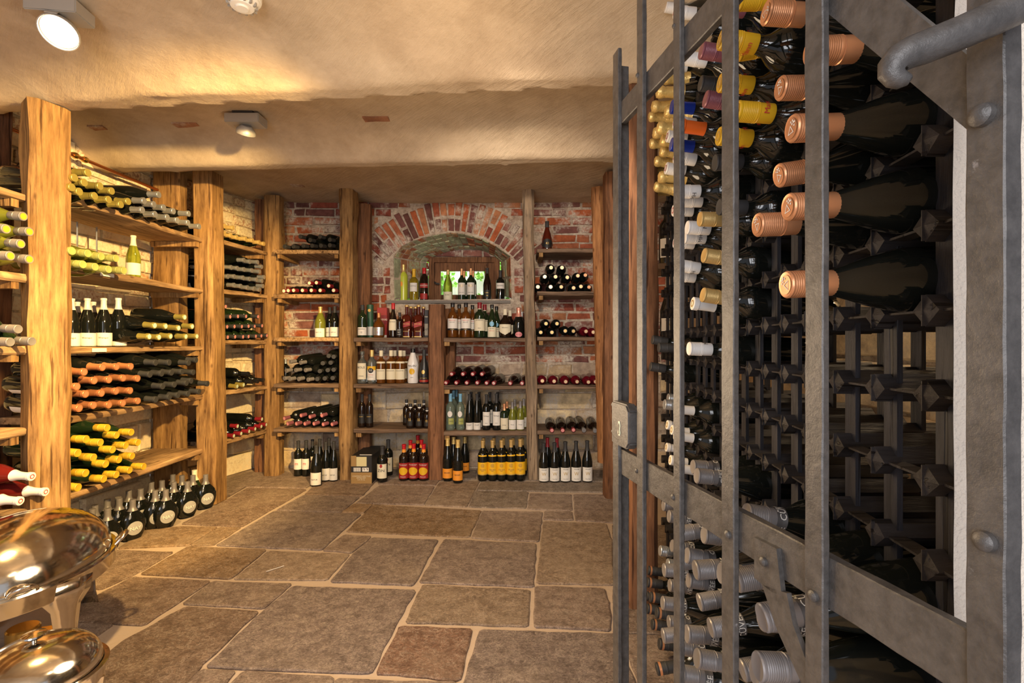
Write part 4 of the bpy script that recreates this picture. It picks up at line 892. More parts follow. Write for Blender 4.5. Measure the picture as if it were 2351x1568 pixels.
# --- rear wall, standing
for nm, pr, gl, cp, lab, tx in [
 ('lemonc', 'slim', 'lemon', ('foil', 'gold', .06), [('label', .12, .16, .35, 'orange', 'round', -.5)], []), ('golden', 'bordeaux', 'glass_gold', ('foil', 'yellow', .075), [('label', .09, .17, 1.0, 'white')], [('CHATEAU', .14, .012, 'ink', 'label')]),
 ('redband', 'slim', 'glass_b', ('screw', 'red', .055), [('label', .02, .07, 1.0, 'red_l'), ('upper_label', .12, .16, 1.1, 'red_l')], [('BERENTZEN', .140, .016, 'white', 'upper_label', .9)]),
 ('olive', 'burgundy', 'glass_g', ('foil', 'khaki', .045), [('label', .015, .09, 1.1, 'cream')], [('BLANC', .06, .014, 'ink', 'label')]),
 ('oldgold', 'bordeaux', 'glass_dg', ('foil', 'copper', .06), [('label', .06, .17, 1.1, 'white')], [('GRAN VINO', .08, .010, 'ink', 'label'), ('KO', .14, .03, 'gold_p', 'label')]),
 ('blackgold', 'burgundy', 'glass_b', ('foil', 'matblack', .05), [('label', .03, .1, 1.1, 'black_l')], [('RISERVA', .075, .012, 'gold_p', 'label'), ('1998', .05, .012, 'gold_p', 'label')]),
 ('whiteband', 'bordeaux', 'glass_k', ('foil', 'matblack', .07), [('label', .12, .175, 1.2, 'white')], [('MAXIMO', .148, .016, 'ink', 'label')]),
 ('green_malt', 'whisky', 'glass_dg', ('tall', 'matblack', .045), [('label', .02, .09, 1.3, 'white')], [('Glenfiddich', .075, .014, 'ink', 'label'), ('12', .045, .02, 'ink', 'label')]),
 ('squat', 'round_w', 'amber', ('tall', 'copper_d', .04), [('label', .02, .09, 1.1, 'silver')], [('CHIVAS', .07, .014, 'gold_p', 'label'), ('12', .045, .02, 'red_p', 'label')]),
 ('redcapb', 'cognac', 'glass_b', ('tall', 'red', .05), [('label', .06, .15, 1.0, 'cream')], [('CALVADOS', .13, .012, 'ink', 'label')]),
 ('blackoldno', 'whisky', 'glass_b', ('tall', 'matblack', .045), [('label', .02, .1, 1.3, 'black_l')], [('JACK', .085, .018, 'white', 'label'), ('No.7', .06, .018, 'white', 'label'), ('WHISKEY', .035, .012, 'white', 'label')]),
 ('grouse', 'whisky', 'amber', ('tall', 'blackcap', .035), [('label', .075, .155, 1.3, 'white'), ('lower_label', .06, .074, 1.4, 'black_l')], [('FAMOUS', .14, .014, 'red_p', 'label'), ('GROUSE', .125, .011, 'ink', 'label'), ('SCOTCH', .067, .008, 'gold_p', 'lower_label')]),
 ('jameson', 'whisky', 'glass_dg', ('tall', 'wine', .05), [('label', .055, .15, 1.3, 'cream'), ('neck_label', .23, .265, .8, 'cream')], [('JAMESON', .14, .014, 'ink', 'label'), ('IRISH', .075, .010, 'ink', 'label')]),
 ('fernet', 'burgundy', 'glass_dg', ('tall', 'blackcap', .03), [('label', .005, .095, 1.3, 'cream'), ('emblem', .10, .145, .6, 'sky', 'round')], [('FERNET', .08, .013, 'ink', 'label'), ('BRANCA', .06, .012, 'red_p', 'label')]),
 ('ballan', 'round_w', 'glass_b', ('tall', 'cream', .045), [('label', .02, .10, 1.15, 'cream', 'point')], [("Ballantine's", .075, .012, 'ink', 'label')]),
 ('rosechamp', 'champagne', 'glass_k', ('champ', 'rosefoil', .09), [('label', .005, .06, .95, 'pinkl', 'round')], [('Ruinart', .032, .014, 'wine', 'label')]),
 ('bols', 'bordeaux', 'clear', ('tall', 'clear', .03), [('label', .04, .19, 1.1, 'cream')], [('BOLS', .15, .026, 'ink', 'label'), ('VODKA', .07, .012, 'ink', 'label')]),
 ('b51', 'bordeaux', 'clear', ('tall', 'khaki', .06), [('label', .03, .12, 1.2, 'white'), ('upper_label', .12, .155, 1.2, 'yellow'), ('emblem', .095, .14, .62, 'ink', 'round')], [('51', .118, .026, 'white', 'emblem'), ('Cachaça', .08, .013, 'red_p', 'label'), ('PIRASSUNUNGA', .06, .006, 'ink', 'label')]),
 ('malt', 'whisky', 'amber', ('tall', 'cream', .05), [('label', .035, .125, 1.3, 'cream'), ('collar', .175, .19, 1.3, 'cream')], [('CRAGGANMORE', .11, .0095, 'ink', 'label')]),
 ('malibu', 'malibu', 'coat', ('tall', 'blackcap', .045), [('emblem', .075, .125, .55, 'yellow', 'round')], [('MALIBU', .145, .022, 'ink', 'glass'), ('RUM', .05, .010, 'ink', 'glass')]),
 ('remy', 'cognac', 'satin', ('tall', 'matblack', .05), [('label', .012, .032, 1.5, 'red_l'), ('emblem', .08, .115, .5, 'gold_p', 'round')], [('V.S.O.P', .022, .012, 'gold_p', 'label'), ('REMY MARTIN', .045, .011, 'gold_p', 'glass')]),
 ('tallblack', 'bordeaux', 'glass_b', ('foil', 'matblack', .06), [('label', .04, .125, 1.1, 'black_l')], [('RESERVE', .10, .012, 'gold_p', 'label')]),
 ('decanter', 'whisky', 'glass_b', ('tall', 'matblack', .03), [('collar', .235, .25, 3.1, 'white'), ('label', .03, .10, .7, 'black_l')], [('II', .10, .05, 'gold_p', 'glass')]),
 ('bluecap', 'bordeaux', 'clear_g', ('foil', 'sky', .065), [('label', .05, .10, .6, 'greengl', None, .3), ('emblem', .11, .16, .5, 'white', 'round')], [('VERDE', .075, .012, 'ink', 'label', 1, .3)]),
 ('stepp', 'flute', 'glass_k', ('foil', 'matblack', .06), [('label', .005, .07, 1.2, 'white')], [('STEPP', .048, .018, 'ink', 'label')]),
 ('scriptl', 'bordeaux', 'glass_k', ('foil', 'matblack', .075), [('label', .04, .155, 1.1, 'white')], [('McManis', .12, .016, 'ink', 'label'), ('SYRAH', .06, .009, 'ink', 'label')]),
 ('smallorange', 'bordeaux', 'glass_dg', ('foil', 'copper', .075), [('label', .01, .14, 1.2, 'cream')], [('RIOJA', .06, .014, 'ink', 'label')]),
 ('greygreen', 'burgundy', 'glass_y', ('foil', 'grey', .07), [('label', .01, .11, 1.2, 'white')], [('Winzer', .06, .014, 'ink', 'label')]),
 ('zin', 'bordeaux', 'glass_k', ('foil', 'matblack', .07), [('label', .035, .155, 1.15, 'cream'), ('emblem', .125, .155, .4, 'red_l', 'round')], [('ZIN', .10, .032, 'ink', 'label')]),
 ('mulled', 'bordeaux', 'glass_b', ('foil', 'red', .045), [('label', .02, .15, 1.3, 'red_l'), ('emblem', .05, .115, .9, 'yellow', 'round'), ('neck_label', .235, .26, 1.5, 'orange')], [('Nürnberger', .135, .014, 'white', 'label'), ('Glühwein', .035, .012, 'white', 'label')]),
 ('orangel', 'champagne', 'glass_k', ('foil', 'gold', .055), [('label', .02, .09, 1.2, 'orange')], [('BENNER', .06, .014, 'ink', 'label')]),
 ('vedra', 'bordeaux', 'glass_k', ('foil', 'khaki', .055), [('label', .05, .14, 1.3, 'ylabel'), ('collar', .185, .195, .9, 'ylabel'), ('lower_label', .045, .052, 1.3, 'gold_p')], [('VEDRA', .085, .016, 'kraft', 'label'), ('@', .118, .03, 'kraft', 'label'), ('VINO', .075, .008, 'ink', 'label')]),
 ('crest', 'burgundy', 'glass_k', ('foil', 'matblack', .07), [('label', .01, .11, 1.15, 'white')], [('WAGNER', .098, .010, 'ink', 'label'), ('W', .065, .036, 'gold_p', 'label'), ('Pinot Noir', .027, .009, 'ink', 'label')]),
 ('crestred', 'burgundy', 'glass_k', ('foil', 'wine', .07), [], []), ('antelope', 'bordeaux', 'glass_k', ('foil', 'matblack', .06), [('label', .06, .15, 1.1, 'white')], [('m', .11, .04, 'red_p', 'label')]),
 ('blackwhite', 'burgundy', 'glass_k', ('foil', 'matblack', .06), [('label', .01, .10, 1.2, 'white')], [('NATUR', .05, .014, 'ink', 'label')]), ('greenwhite', 'burgundy', 'glass_y', ('foil', 'khaki', .06), [('label', .005, .09, 1.2, 'white')], [('NATUR', .05, .014, 'ink', 'label')]),
 ('brandy', 'cognac', 'redamber', ('tall', 'matblack', .06), [('label', .02, .11, .8, 'black_l', 'round')], [('43', .065, .03, 'gold_p', 'label')]), ('blacktall', 'bordeaux', 'glass_k', ('foil', 'silver', .06), [], [])]:
    T(nm, pr, gl, cp, lab, tx)
T('redlabel', 'whisky', 'redamber', ('knob', 'khaki', .012), [('label', .085, .125, .04, 'red_l', 'slant'), ('plate', .004, .012, .03, 'gold_p')], [('RED LABEL', .120, .012, 'gold_p', 'label'), ('WALKER', .055, .012, 'gold_p', 'plate')], square=.036)
def row(pts, c, Y, z, group=None):
    for q in pts:
        key, x, yt, yb, wd, what = q[:6]; (x1, y1), (_, y2) = crop([(x, yt), (x, yb)], *c)
        g = q[7] if len(q) > 7 else group; YY = q[6] if len(q) > 6 and q[6] else Y
        stand(key, x1, y1, y2, YY, z, what, wpx=wd * c[2] if wd else None, group=g)
G = 'two pairs of copper-capped white-label bottles on the niche sill'
row([('lemonc', 637, 715, 1083, 85, 'cloudy lemon-yellow liqueur bottle on the niche sill'), ('golden', 742, 755, 1080, 85, 'golden bottle with yellow cap and white label on the niche sill'),
 ('redband', 845, 745, 1080, 85, 'dark bottle with red cap and slanted red label on the niche sill'), ('olive', 1083, 760, 1075, 90, 'yellow-green bottle with cream label before the bright pane'),
 ('oldgold', 1220, 745, 1072, 75, 'copper-capped white-label bottle, front left of the sill group', None, G), ('oldgold', 1312, 742, 1072, 80, 'copper-capped white-label bottle, front right of the sill group', None, G),
 ('blackgold', 1475, 730, 1065, 80, 'black bottle with dark gold-lettered label on the niche sill'), ('whiteband', 1607, 745, 1058, 85, 'rightmost bottle on the niche sill, black with white band')], C6, 4.26, SILL)
row([('oldgold', 1243, 752, 1066, 72, 'copper-capped bottle standing behind the front left one on the sill', None, G), ('oldgold', 1333, 750, 1066, 72, 'copper-capped bottle standing behind the front right one on the sill', None, G)], C6, 4.37, SILL)
z = B4[0]; RL = 'on the upper shelf left of the short post'
JG = 'square red-label whisky bottles on the upper rear shelf'
row([('green_malt', 228, 1115, 1440, 92, 'dark green malt whisky bottle with white label beside the green tube'), ('squat', 392, 1200, 1445, 112, 'squat round amber whisky bottle before the red box'),
 ('redcapb', 535, 1100, 1443, 88, 'brown bottle with red cap and cream label beside the red box'), ('blackoldno', 600, 1190, 1440, 66, 'small black-labelled whiskey bottle beside the square red-label ones', 3.80),
 ('redlabel', 672, 1120, 1440, 86, 'square red-label whisky bottle, front left of its group', None, JG), ('redlabel', 790, 1120, 1440, 84, 'square red-label whisky bottle, front right of its group', None, JG)], C6, 3.86, z)
row([('redlabel', 712, 1128, 1434, 82, 'square red-label whisky bottle, back left of its group', None, JG), ('redlabel', 757, 1128, 1434, 80, 'square red-label whisky bottle, back middle of its group', 4.07, JG), ('redlabel', 838, 1130, 1434, 80, 'square red-label whisky bottle, back right of its group', None, JG)], C6, 3.97, z)
z = B5[0]; GG = 'amber whisky bottles with a bird label'; BG = 'squat cream-labelled whisky bottles'
row([('grouse', 1130, 1105, 1452, 100, 'amber whisky bottle with white bird label nearest the short post', None, GG), ('grouse', 1262, 1108, 1455, 98, 'amber whisky bottle with pinkish bird label, front centre', None, GG),
 ('jameson', 1400, 1105, 1455, 108, 'green whiskey bottle with red cap and cream label, in front', 3.85), ('fernet', 1523, 1125, 1455, 88, 'dark bitter bottle with cream lower label and round emblem, in front'),
 ('ballan', 1655, 1172, 1455, 126, 'squat black whisky bottle with pointed cream label, in front', None, BG), ('rosechamp', 1790, 1165, 1458, 110, 'dark champagne bottle with pink foil and round pink label')], C6, 3.86, z)
row([('grouse', 1195, 1112, 1445, 90, 'amber bird-label bottle peeking out between the two front ones', None, GG), ('grouse', 1328, 1120, 1445, 84, 'amber bird-label bottle half hidden left of the green whiskey', None, GG), ('jameson', 1450, 1115, 1447, 95, 'red-capped green whiskey bottle hidden behind its twin'),
 ('fernet', 1568, 1135, 1447, 80, 'bitter bottle hidden right behind its twin'), ('ballan', 1702, 1176, 1447, 115, 'cream-capped squat whisky bottle hidden behind the front one', 4.0, BG), ('blacktall', 1822, 1190, 1447, 70, 'dark bottle half hidden behind the pink-foiled champagne')], C6, 3.97, z)
z = B4[1]; MG = 'malt whisky bottles with cream caps and labels'
row([('bols', 220, 175, 486, 92, 'clear spirit bottle with tall cream label, leftmost on the middle shelf'), ('b51', 313, 165, 488, 86, 'clear cachaça bottle with yellow and white label numbered 51'), ('malt', 403, 168, 486, 88, 'cream-labelled malt whisky bottle, leftmost of its kind', None, MG),
 ('malt', 500, 168, 488, 90, 'cream-labelled malt whisky bottle, second of the front three', None, MG), ('malt', 590, 170, 489, 92, 'cream-labelled malt whisky bottle beside the white rum bottle', None, MG), ('malibu', 712, 152, 488, 110, 'white coconut rum bottle with black cap and palm emblem'), ('remy', 820, 162, 488, 90, 'matt black cognac bottle with gold seal and red band')], C7, 3.86, z)
row([('malt', 535, 172, 480, 84, 'cream-capped malt whisky bottle behind the front second one', None, MG), ('malt', 624, 174, 480, 84, 'cream-capped malt whisky bottle behind, beside the white rum', None, MG)], C7, 3.97, z)
z = B4[2]; TB = 'pair of tall black bottles'; DG = 'squat black decanter bottles with white collars'
row([('tallblack', 217, 598, 918, 68, 'tall black bottle, left of the pair on the low rear shelf', None, TB), ('tallblack', 291, 598, 918, 70, 'tall black bottle, right of the pair on the low rear shelf', None, TB),
 ('decanter', 688, 700, 932, 84, 'white-collared black bottle, front left of its group', 3.84, DG), ('decanter', 775, 703, 934, 84, 'white-collared black bottle, front middle of its group', 3.84, DG), ('decanter', 850, 740, 936, 76, 'white-collared black bottle, front right against the short post', 3.84, DG)], C7, 3.86, z)
row([('decanter', 650, 675, 920, 70, 'white-collared black bottle, back left of its group', None, DG), ('decanter', 733, 678, 920, 70, 'white-collared black bottle, back middle of its group', None, DG), ('decanter', 818, 680, 920, 70, 'white-collared black bottle, back right of its group', None, DG)], C7, 3.97, z)
z = B5[2]; BC = 'blue-capped clear bottles'; SG = 'slender black flute bottles'; MC_ = 'black bottles with white scripted labels'; GY = 'yellow-green bottles with grey caps'; SO = 'small copper-capped bottles'
row([('bluecap', 1077, 597, 950, 88, 'blue-capped clear bottle, leftmost of the front ones', None, BC), ('bluecap', 1173, 600, 950, 82, 'blue-capped clear bottle next to the slender black flutes', None, BC), ('stepp', 1263, 608, 955, 72, 'slender black flute bottle, front left', None, SG), ('stepp', 1336, 608, 957, 74, 'slender black flute bottle, front right', None, SG),
 ('scriptl', 1427, 612, 955, 76, 'black bottle with large white scripted label, front left', None, MC_), ('scriptl', 1525, 605, 955, 78, 'black bottle with large white scripted label, front right', None, MC_), ('smallorange', 1602, 705, 958, 76, 'small copper-capped bottle with cream label, in front', None, SO), ('greygreen', 1680, 690, 960, 74, 'grey-capped yellow-green bottle, front left', None, GY), ('greygreen', 1757, 685, 962, 76, 'grey-capped yellow-green bottle, front right', None, GY)], C7, 3.86, z)
row([('bluecap', 1105, 580, 940, 80, 'blue-capped clear bottle second row behind the leftmost', None, BC), ('bluecap', 1133, 575, 932, 72, 'blue-capped clear bottle furthest back', 4.07, BC), ('stepp', 1278, 600, 943, 68, 'slender black flute bottle, behind left', None, SG), ('stepp', 1355, 600, 943, 68, 'slender black flute bottle, behind right', None, SG), ('scriptl', 1460, 603, 943, 70, 'black scripted-label bottle, behind left', None, MC_), ('scriptl', 1537, 603, 943, 70, 'black scripted-label bottle, behind right', 3.98, MC_),
 ('smallorange', 1627, 697, 948, 70, 'small copper-capped bottle, behind', None, SO), ('greygreen', 1703, 678, 948, 70, 'grey-capped yellow-green bottle, behind left', None, GY), ('greygreen', 1790, 672, 948, 70, 'grey-capped yellow-green bottle, behind right', None, GY)], C7, 3.97, z)
ZG = 'black-capped red wine bottles beside the carton'; NG = 'mulled wine bottles with red labels'; OG = 'gold-capped bottles with orange labels'; VG = 'gold-capped bottles with yellow labels'
row([('zin', 415, 1085, 1427, 100, 'front wine bottle beside the carton, cream label with red heart', 3.72), ('mulled', 625, 1075, 1420, 95, 'red-labelled mulled wine bottle, front left', None, NG), ('mulled', 720, 1077, 1427, 97, 'red-labelled mulled wine bottle, front middle', None, NG), ('mulled', 817, 1079, 1425, 97, 'red-labelled mulled wine bottle, front right', None, NG),
 ('orangel', 1050, 1032, 1437, 98, 'orange-labelled bottle, front left beside the short post', None, OG), ('orangel', 1150, 1037, 1447, 100, 'orange-labelled bottle, front right', 3.70, OG)] +
 [('vedra', x, 1056, yb, 98, f'yellow-labelled bottle, {o} in the front row', None, VG) for x, yb, o in ((1392, 1438, 'first from left'), (1487, 1440, 'second from left'), (1575, 1442, 'middle'), (1668, 1446, 'fourth from left'), (1757, 1452, 'rightmost'))], C7, 3.76, 0.003)
row([('zin', 472, 1048, 1390, 90, 'rear wine bottle beside the carton, red-topped black capsule', 3.90), ('mulled', 688, 1037, 1380, 88, 'red-capped mulled wine bottle, behind left', None, NG), ('mulled', 760, 1022, 1375, 86, 'red-capped mulled wine bottle, behind middle', 4.0, NG), ('mulled', 795, 1039, 1380, 88, 'red-capped mulled wine bottle, behind right', 3.90, NG),
 ('orangel', 1107, 1024, 1400, 88, 'orange-labelled bottle between and behind the front two', None, OG), ('orangel', 1217, 1022, 1368, 92, 'orange-labelled bottle standing alone further back', 3.98, OG)] +
 [('vedra', x, 1030, 1395, 90, f'yellow-labelled bottle, {o} in the back row', None, VG) for x, o in ((1399, 'first from left'), (1499, 'second from left'), (1592, 'middle'), (1686, 'fourth from left'), (1775, 'rightmost'))], C7, 3.88, 0.003)
KG = 'slender dark bottles with white crested labels'; AG = 'dark bottles on the floor of the rear left bay'
row([('crest', x, 1325, yb, 51, f'dark bottle with white crested label, {o} of five on the floor', None, KG) for x, yb, o in ((147, 1513, 'first from left'), (200, 1515, 'second from left'), (253, 1520, 'middle'), (306, 1523, 'fourth from left'), (361, 1525, 'rightmost'))], C8, 3.72, 0.003)
row([('crestred', 165, 1300, 1490, 46, 'red-capped dark bottle behind the crested ones, left', None, 'red-capped bottles behind the crested ones'), ('crestred', 212, 1302, 1490, 46, 'red-capped dark bottle behind the crested ones, right', None, 'red-capped bottles behind the crested ones')], C8, 3.86, 0.003)
row([('brandy', 163, 197, 343, 50, 'lone brown liqueur bottle on the top right rear shelf')], C8, 3.9, B6[0])
row([('greenwhite', 388, 622, 778, 52, 'yellow-green bottle with white label standing on the third rear left shelf', None, None), ('blackwhite', 436, 624, 778, 44, 'dark white-labelled bottle beside the yellow-green one, left of two', 3.97), ('blackwhite', 461, 622, 780, 46, 'dark white-labelled bottle against the nail-holed post')], C5, 3.88, B3[2])
row([('blacktall', 212, 875, 985, 38, 'dark bottle standing upright behind the lying grey-foiled ones')], C5, 4.05, B3[3])
row([('antelope', 276, 1262, 1438, 42, 'dark bottle with red animal label on the rear floor, left', None, 'red animal label bottles'), ('antelope', 316, 1264, 1442, 42, 'dark bottle with red animal label on the rear floor, right', None, 'red animal label bottles'), ('antelope', 348, 1266, 1432, 36, 'dark bottle in the shade behind the animal-label pair', 3.98, AG), ('blackwhite', 385, 1268, 1450, 40, 'dark bottle behind the white-labelled three, left', 3.90, AG), ('blackwhite', 432, 1266, 1452, 40, 'dark bottle behind the white-labelled three, right', 3.90, AG)], C5, 3.88, 0.003)
row([('blackwhite', 368, 1290, 1493, 56, 'foremost white-labelled dark bottle on the rear left floor', 3.62, AG), ('blackwhite', 416, 1282, 1478, 46, 'white-labelled dark bottle, middle of three by the post', None, AG), ('blackwhite', 456, 1286, 1483, 44, 'white-labelled dark bottle touching the nail-holed post', None, AG)], C5, 3.74, 0.003)
# card tube, boxes, carton
def bx(name, cat, lab, x0, x1, yt, yb, c, Y, dep, z, mat, parts=(), rz=0, z0=None):
    (a, t), (b, u) = crop([(x0, yt), (x1, yb)], *c); hh = (u - t) / F * Y; wd = (b - a) / F * Y; cx = ((a + b) / 2 - CX) / F * Y
    o = empty(name, (cx, Y, z + .0005), label=lab, category=cat); o.rotation_euler.z = rz
    me = MB().box(-wd / 2, wd / 2, 0, dep, 0, hh).mesh('carton'); bm = bmesh.new(); bm.from_mesh(me); bmesh.ops.bevel(bm, geom=bm.edges[:], offset=.002, segments=1, affect='EDGES'); bm.to_mesh(me); bm.free()
    obj('carton', me, mat, o)
    for (nm, u0, u1, v0, v1, m_, tx, lb) in parts:
        mb = MB().box(-wd / 2 + wd * u0, -wd / 2 + wd * u1, -.0012, -.0002, hh * v0, hh * v1); q = obj(nm, mb.mesh(nm), m_, o, label=lb)
        if tx:
            sz, tm_ = tx[1], tx[2]; tm = text_mesh(tx[0], sz, 100, 0, tx[3] if len(tx) > 3 else 1)
            for v in tm.vertices: v.co.y = -.0018; v.co.x += wd * ((u0 + u1) / 2 - .5); v.co.z += hh * (v0 + v1) / 2
            obj('lettering', tm, tm_, q)
    return o, wd, hh
z = B4[0]
(a, t), (b, u) = crop([(273, 1112), (338, 1442)], *C6); r = (b - a) / 2 / F * 3.95; hh = (u - t) / F * 3.95
o = empty('gift_tube', (((a + b) / 2 - CX) / F * 3.95, 3.95, z + .001), label='dark green whisky gift tube with white band behind the green bottle', category='tube')
obj('tube_body', MB().lathe([(0, 0), (r, 0), (r, hh - .002), (r - .002, hh), (0, hh)], 32).mesh('tube', True), 'green_tube', o)
obj('label_band', MB().lathe([(r + .0008, hh * .07), (r + .0008, hh * .33)], 32).mesh('band', True), 'white', o); obj('emblem', MB().lathe([(0, 0), (.012, 0)], 16, Matrix.Translation((0, -r - .001, hh * .82)) @ Matrix.Rotation(math.pi / 2, 4, 'X')).mesh('em'), 'gold_p', o)
bx('gift_box', 'box', 'tall red whisky gift box with white shield outline behind the squat bottle', 372, 472, 1140, 1442, C6, 3.98, .08, z, 'red_l', [('emblem', .3, .95, .45, .75, 'wine', ('CHIVAS', .022, 'white', .9), None), ('foot_label', .62, .98, .01, .09, 'white', None, None)])
bx('gift_box', 'box', 'narrow black whisky gift box with beige ornament beside the short post', 845, 888, 1165, 1442, C6, 3.86, .08, z, 'black_l', [('upper_panel', .08, .92, .55, .95, 'ink', ('PARK', .014, 'cream', .8), None), ('emblem', .1, .9, .08, .5, 'dust', ('HP', .03, 'ink', .7), None)])
o, wd, hh = bx('wine_carton', 'box', 'black and gold wine carton on the floor with a pale note stuck on', 110, 312, 1152, 1422, C7, 3.66, .36, .003, 'black_l', [('lower_panel', 0, 1, 0, .40, 'kraft', ('CONTENTS 6 BOTTLES\nEXTRA DRY\n6 X 75 CL', .013, 'cream'), None), ('upper_panel', .0, .25, .62, 1, 'kraft', None, None), ('note', .26, .75, .62, .96, 'note', ('', .01, 'ink'), 'pale yellow sticky note'), ('barcode', .12, .47, .43, .57, 'white', ('|||||||||', .03, 'ink'), None), ('handling_symbol', .54, .85, .43, .57, 'white', ('↑↑', .028, 'ink'), None)])
obj('top_flap', MB().box(-.02, .07, .02, .03, hh, hh + .003).mesh('flap'), 'white', o, label='white paper slip')
# ---------------- black lattice rack behind the gate
rack = empty('bottle_rack', (.6, 1.4, 0), label='tall black lattice wine rack behind the iron gate', category='wine rack')
def rk(o): o.matrix_parent_inverse = Matrix.Translation((-.6, -1.4, 0)); return o
SLP = .12; NC = 19; ROWZ = [1.188 - .1 * k for k in range(-8, 11)]
def rx(Y): return .48 + SLP * (Y - .58)
COLY = [.58 + .1 * k for k in range(-0, NC)]
def rod_mb(mb, Y, z, tint=(1, 1, 1)):
    h = .019; x0 = rx(Y); x1 = x0 + .235; vs = []
    for x in (x0, x1):
        vs += [(x, Y, z + h), (x, Y + h, z), (x, Y, z - h), (x, Y - h, z)]
    k = h * .10   # pyramid-cut, kerfed end
    mb.add(vs + [(x0 - .004, Y, z)], [(0, 1, 8), (1, 2, 8), (2, 3, 8), (3, 0, 8), (0, 4, 5, 1), (1, 5, 6, 2), (2, 6, 7, 3), (3, 7, 4, 0), (4, 7, 6, 5)])
    mb.box(x0 - .0048, x0 + .02, Y - .0007, Y + .0007, z - h * .96, z + h * .96)
big = []
for ci, Y in enumerate(COLY):
    for z in ROWZ: big.append((Y + .25 * abs(z - 1.05), Y, z))
big.sort(); rest = MB()
for i, (_, Y, z) in enumerate(big):
    if i < 96: mb = MB(); rod_mb(mb, Y, z); rk(obj('peg', mb.mesh('peg'), 'black_wood', rack))
    else: rod_mb(rest, Y, z)
q = rk(obj('peg', rest.mesh('pegs'), 'black_wood', rack)); q['kind'] = 'stuff'
for Y in COLY:
    mb = MB(); x = rx(Y); mb.box(x + .022, x + .030, Y - .012, Y + .012, .0, 2.03); mb.box(x + .195, x + .203, Y - .012, Y + .012, .0, 2.03)
    rk(obj('upright_slat', mb.mesh('slat'), 'black_slat', rack))
for z in ROWZ:
    mb = MB(); Ya, Yb = COLY[0] - .04, COLY[-1] + .03
    for o_, w_ in ((.008, .024), (.19, .02)):
        mb.prism([(rx(Ya) + o_, Ya, z - .0015), (rx(Yb) + o_, Yb, z - .0015), (rx(Yb) + o_ + w_, Yb, z - .0015), (rx(Ya) + o_ + w_, Ya, z - .0015)], (0, 0, .003))
    rk(obj('cross_strip', mb.mesh('strip'), 'black_wood', rack))
# rack bottles: (x of the cap's end, y, cap diameter in pixels of the crop)
T('k_copper', 'burgundy', 'glass_k', ('screw', 'copper', .062), [], [], end=('copper', 'grape', 'white')); T('k_yellow', 'bordeaux', 'glass_k', ('screw', 'yellow', .060), [], [('Mann', .256, .013, 'red_p', 'cap')], end=('yellow', 'ring', 'khaki'))
T('k_mauve', 'bordeaux', 'glass_k', ('screw', 'mauve', .055)); T('k_black', 'bordeaux', 'glass_k', ('screw', 'matblack', .055)); T('k_white', 'bordeaux', 'glass_k', ('screw', 'whitecap', .055), [], [('MH', .262, .014, 'ink', 'cap')])
T('k_redend', 'bordeaux', 'glass_k', ('screw', 'whitecap', .055), end=('whitecap', 'ring', 'red_l')); T('k_khaki', 'bordeaux', 'glass_k', ('screw', 'khaki', .060)); T('k_blue', 'bordeaux', 'glass_k', ('foil', 'blue', .055)); T('k_orange', 'bordeaux', 'glass_k', ('foil', 'orange_cap', .06), end='red_l')
T('k_champ', 'champagne', 'glass_k', ('champ', 'gold', .085)); T('k_cork', 'bordeaux', 'glass_k', ('foil', 'whitecap', .055), end=('cream', 'ring', 'kraft')); T('k_silver', 'bordeaux', 'glass_k', ('screw', 'silver', .04))
T('k_grey', 'burgundy', 'glass_k', ('screw', 'grey', .060), [], [('CUVÉE', .244, .016, 'white', 'cap'), ('BLENDED', .252, .005, 'white', 'cap', 1)], capbits=[(.2375, .2535, 'greylabel')])
T('k_bronze', 'bordeaux', 'glass_k', ('screw', 'matblack', .055), capbits=[(.246, .250, 'copper'), (.287, .294, 'copper')])
CA = (1380, 0, .319); CB = (1380, 400, .319); CC = (1380, 800, .2551); CD = (1380, 1130, .2793); CE = (1740, 0, .319); CF = (1740, 400, .319); CG = (1740, 1130, .2793)
used = {}
def rackset(key, sets, what, group, fromtop=True):
    items = []
    for c, lst in sets:
        for (x, y, dm) in lst:
            px, py, dp = c[0] + x * c[2], c[1] + y * c[2], dm * c[2]
            capd = .0375 if 'champ' in key else .0315
            Y0 = F * capd / dp
            best = None
            for kk in range(-0, NC):
                Yc = .63 + .1 * kk; X = (px - CX) / F * Yc; pro = rx(Yc) - X; z = H + (CY - py) / F * Yc
                cost = abs(math.log(Yc / Y0)) * 3 + abs(pro - .135) * 9 + (3 if pro < .02 or pro > .20 else 0)
                zi = round((z - 1.138) / .1); 
                if (kk, zi) in used: cost += 5
                if best is None or cost < best[0]: best = (cost, kk, zi, Yc, X, z)
            _, kk, zi, Yc, X, z = best; used[(kk, zi)] = 1
            zc = 1.138 + .1 * zi - .008; ze = max(zc - .032, min(zc + .032, z)); items.append((Vector((X, Yc, ze)), zc))
    rows = {}
    for E, zc in items: rows.setdefault(round(zc, 3), []).append((E, zc))
    for ri, zc in enumerate(sorted(rows, reverse=fromtop)):
        r = sorted(rows[zc], key=lambda q: -q[0].y)
        for i, (E, z_) in enumerate(r):
            lab = f'{what} in rack, ' + (f'{ORD[i]} from far end, ' if len(r) > 1 else '') + (f'{ORD[ri]} such row down' if len(rows) > 1 else 'behind the gate')
            h = hof(key); dv = Vector((-1, -SLP * 0, 0)); dz = (E.z - z_) / .14
            d = Vector((-1, .0, max(-.16, min(.16, dz)))).normalized()
            bottle(key, lying_mat(E, d, h, rb.uniform(-1.5, 1.5)), lab, group)
rackset('k_copper', [(CE, [(60, 90, 165), (382, 370, 190), (162, 635, 160), (247, 925, 175), (155, 1275, 150), (222, 1490, 175)]), (CF, [(-2, 365, 150), (205, 795, 175)])], 'copper screw-capped bottle', 'copper-capped bottles in the rack')
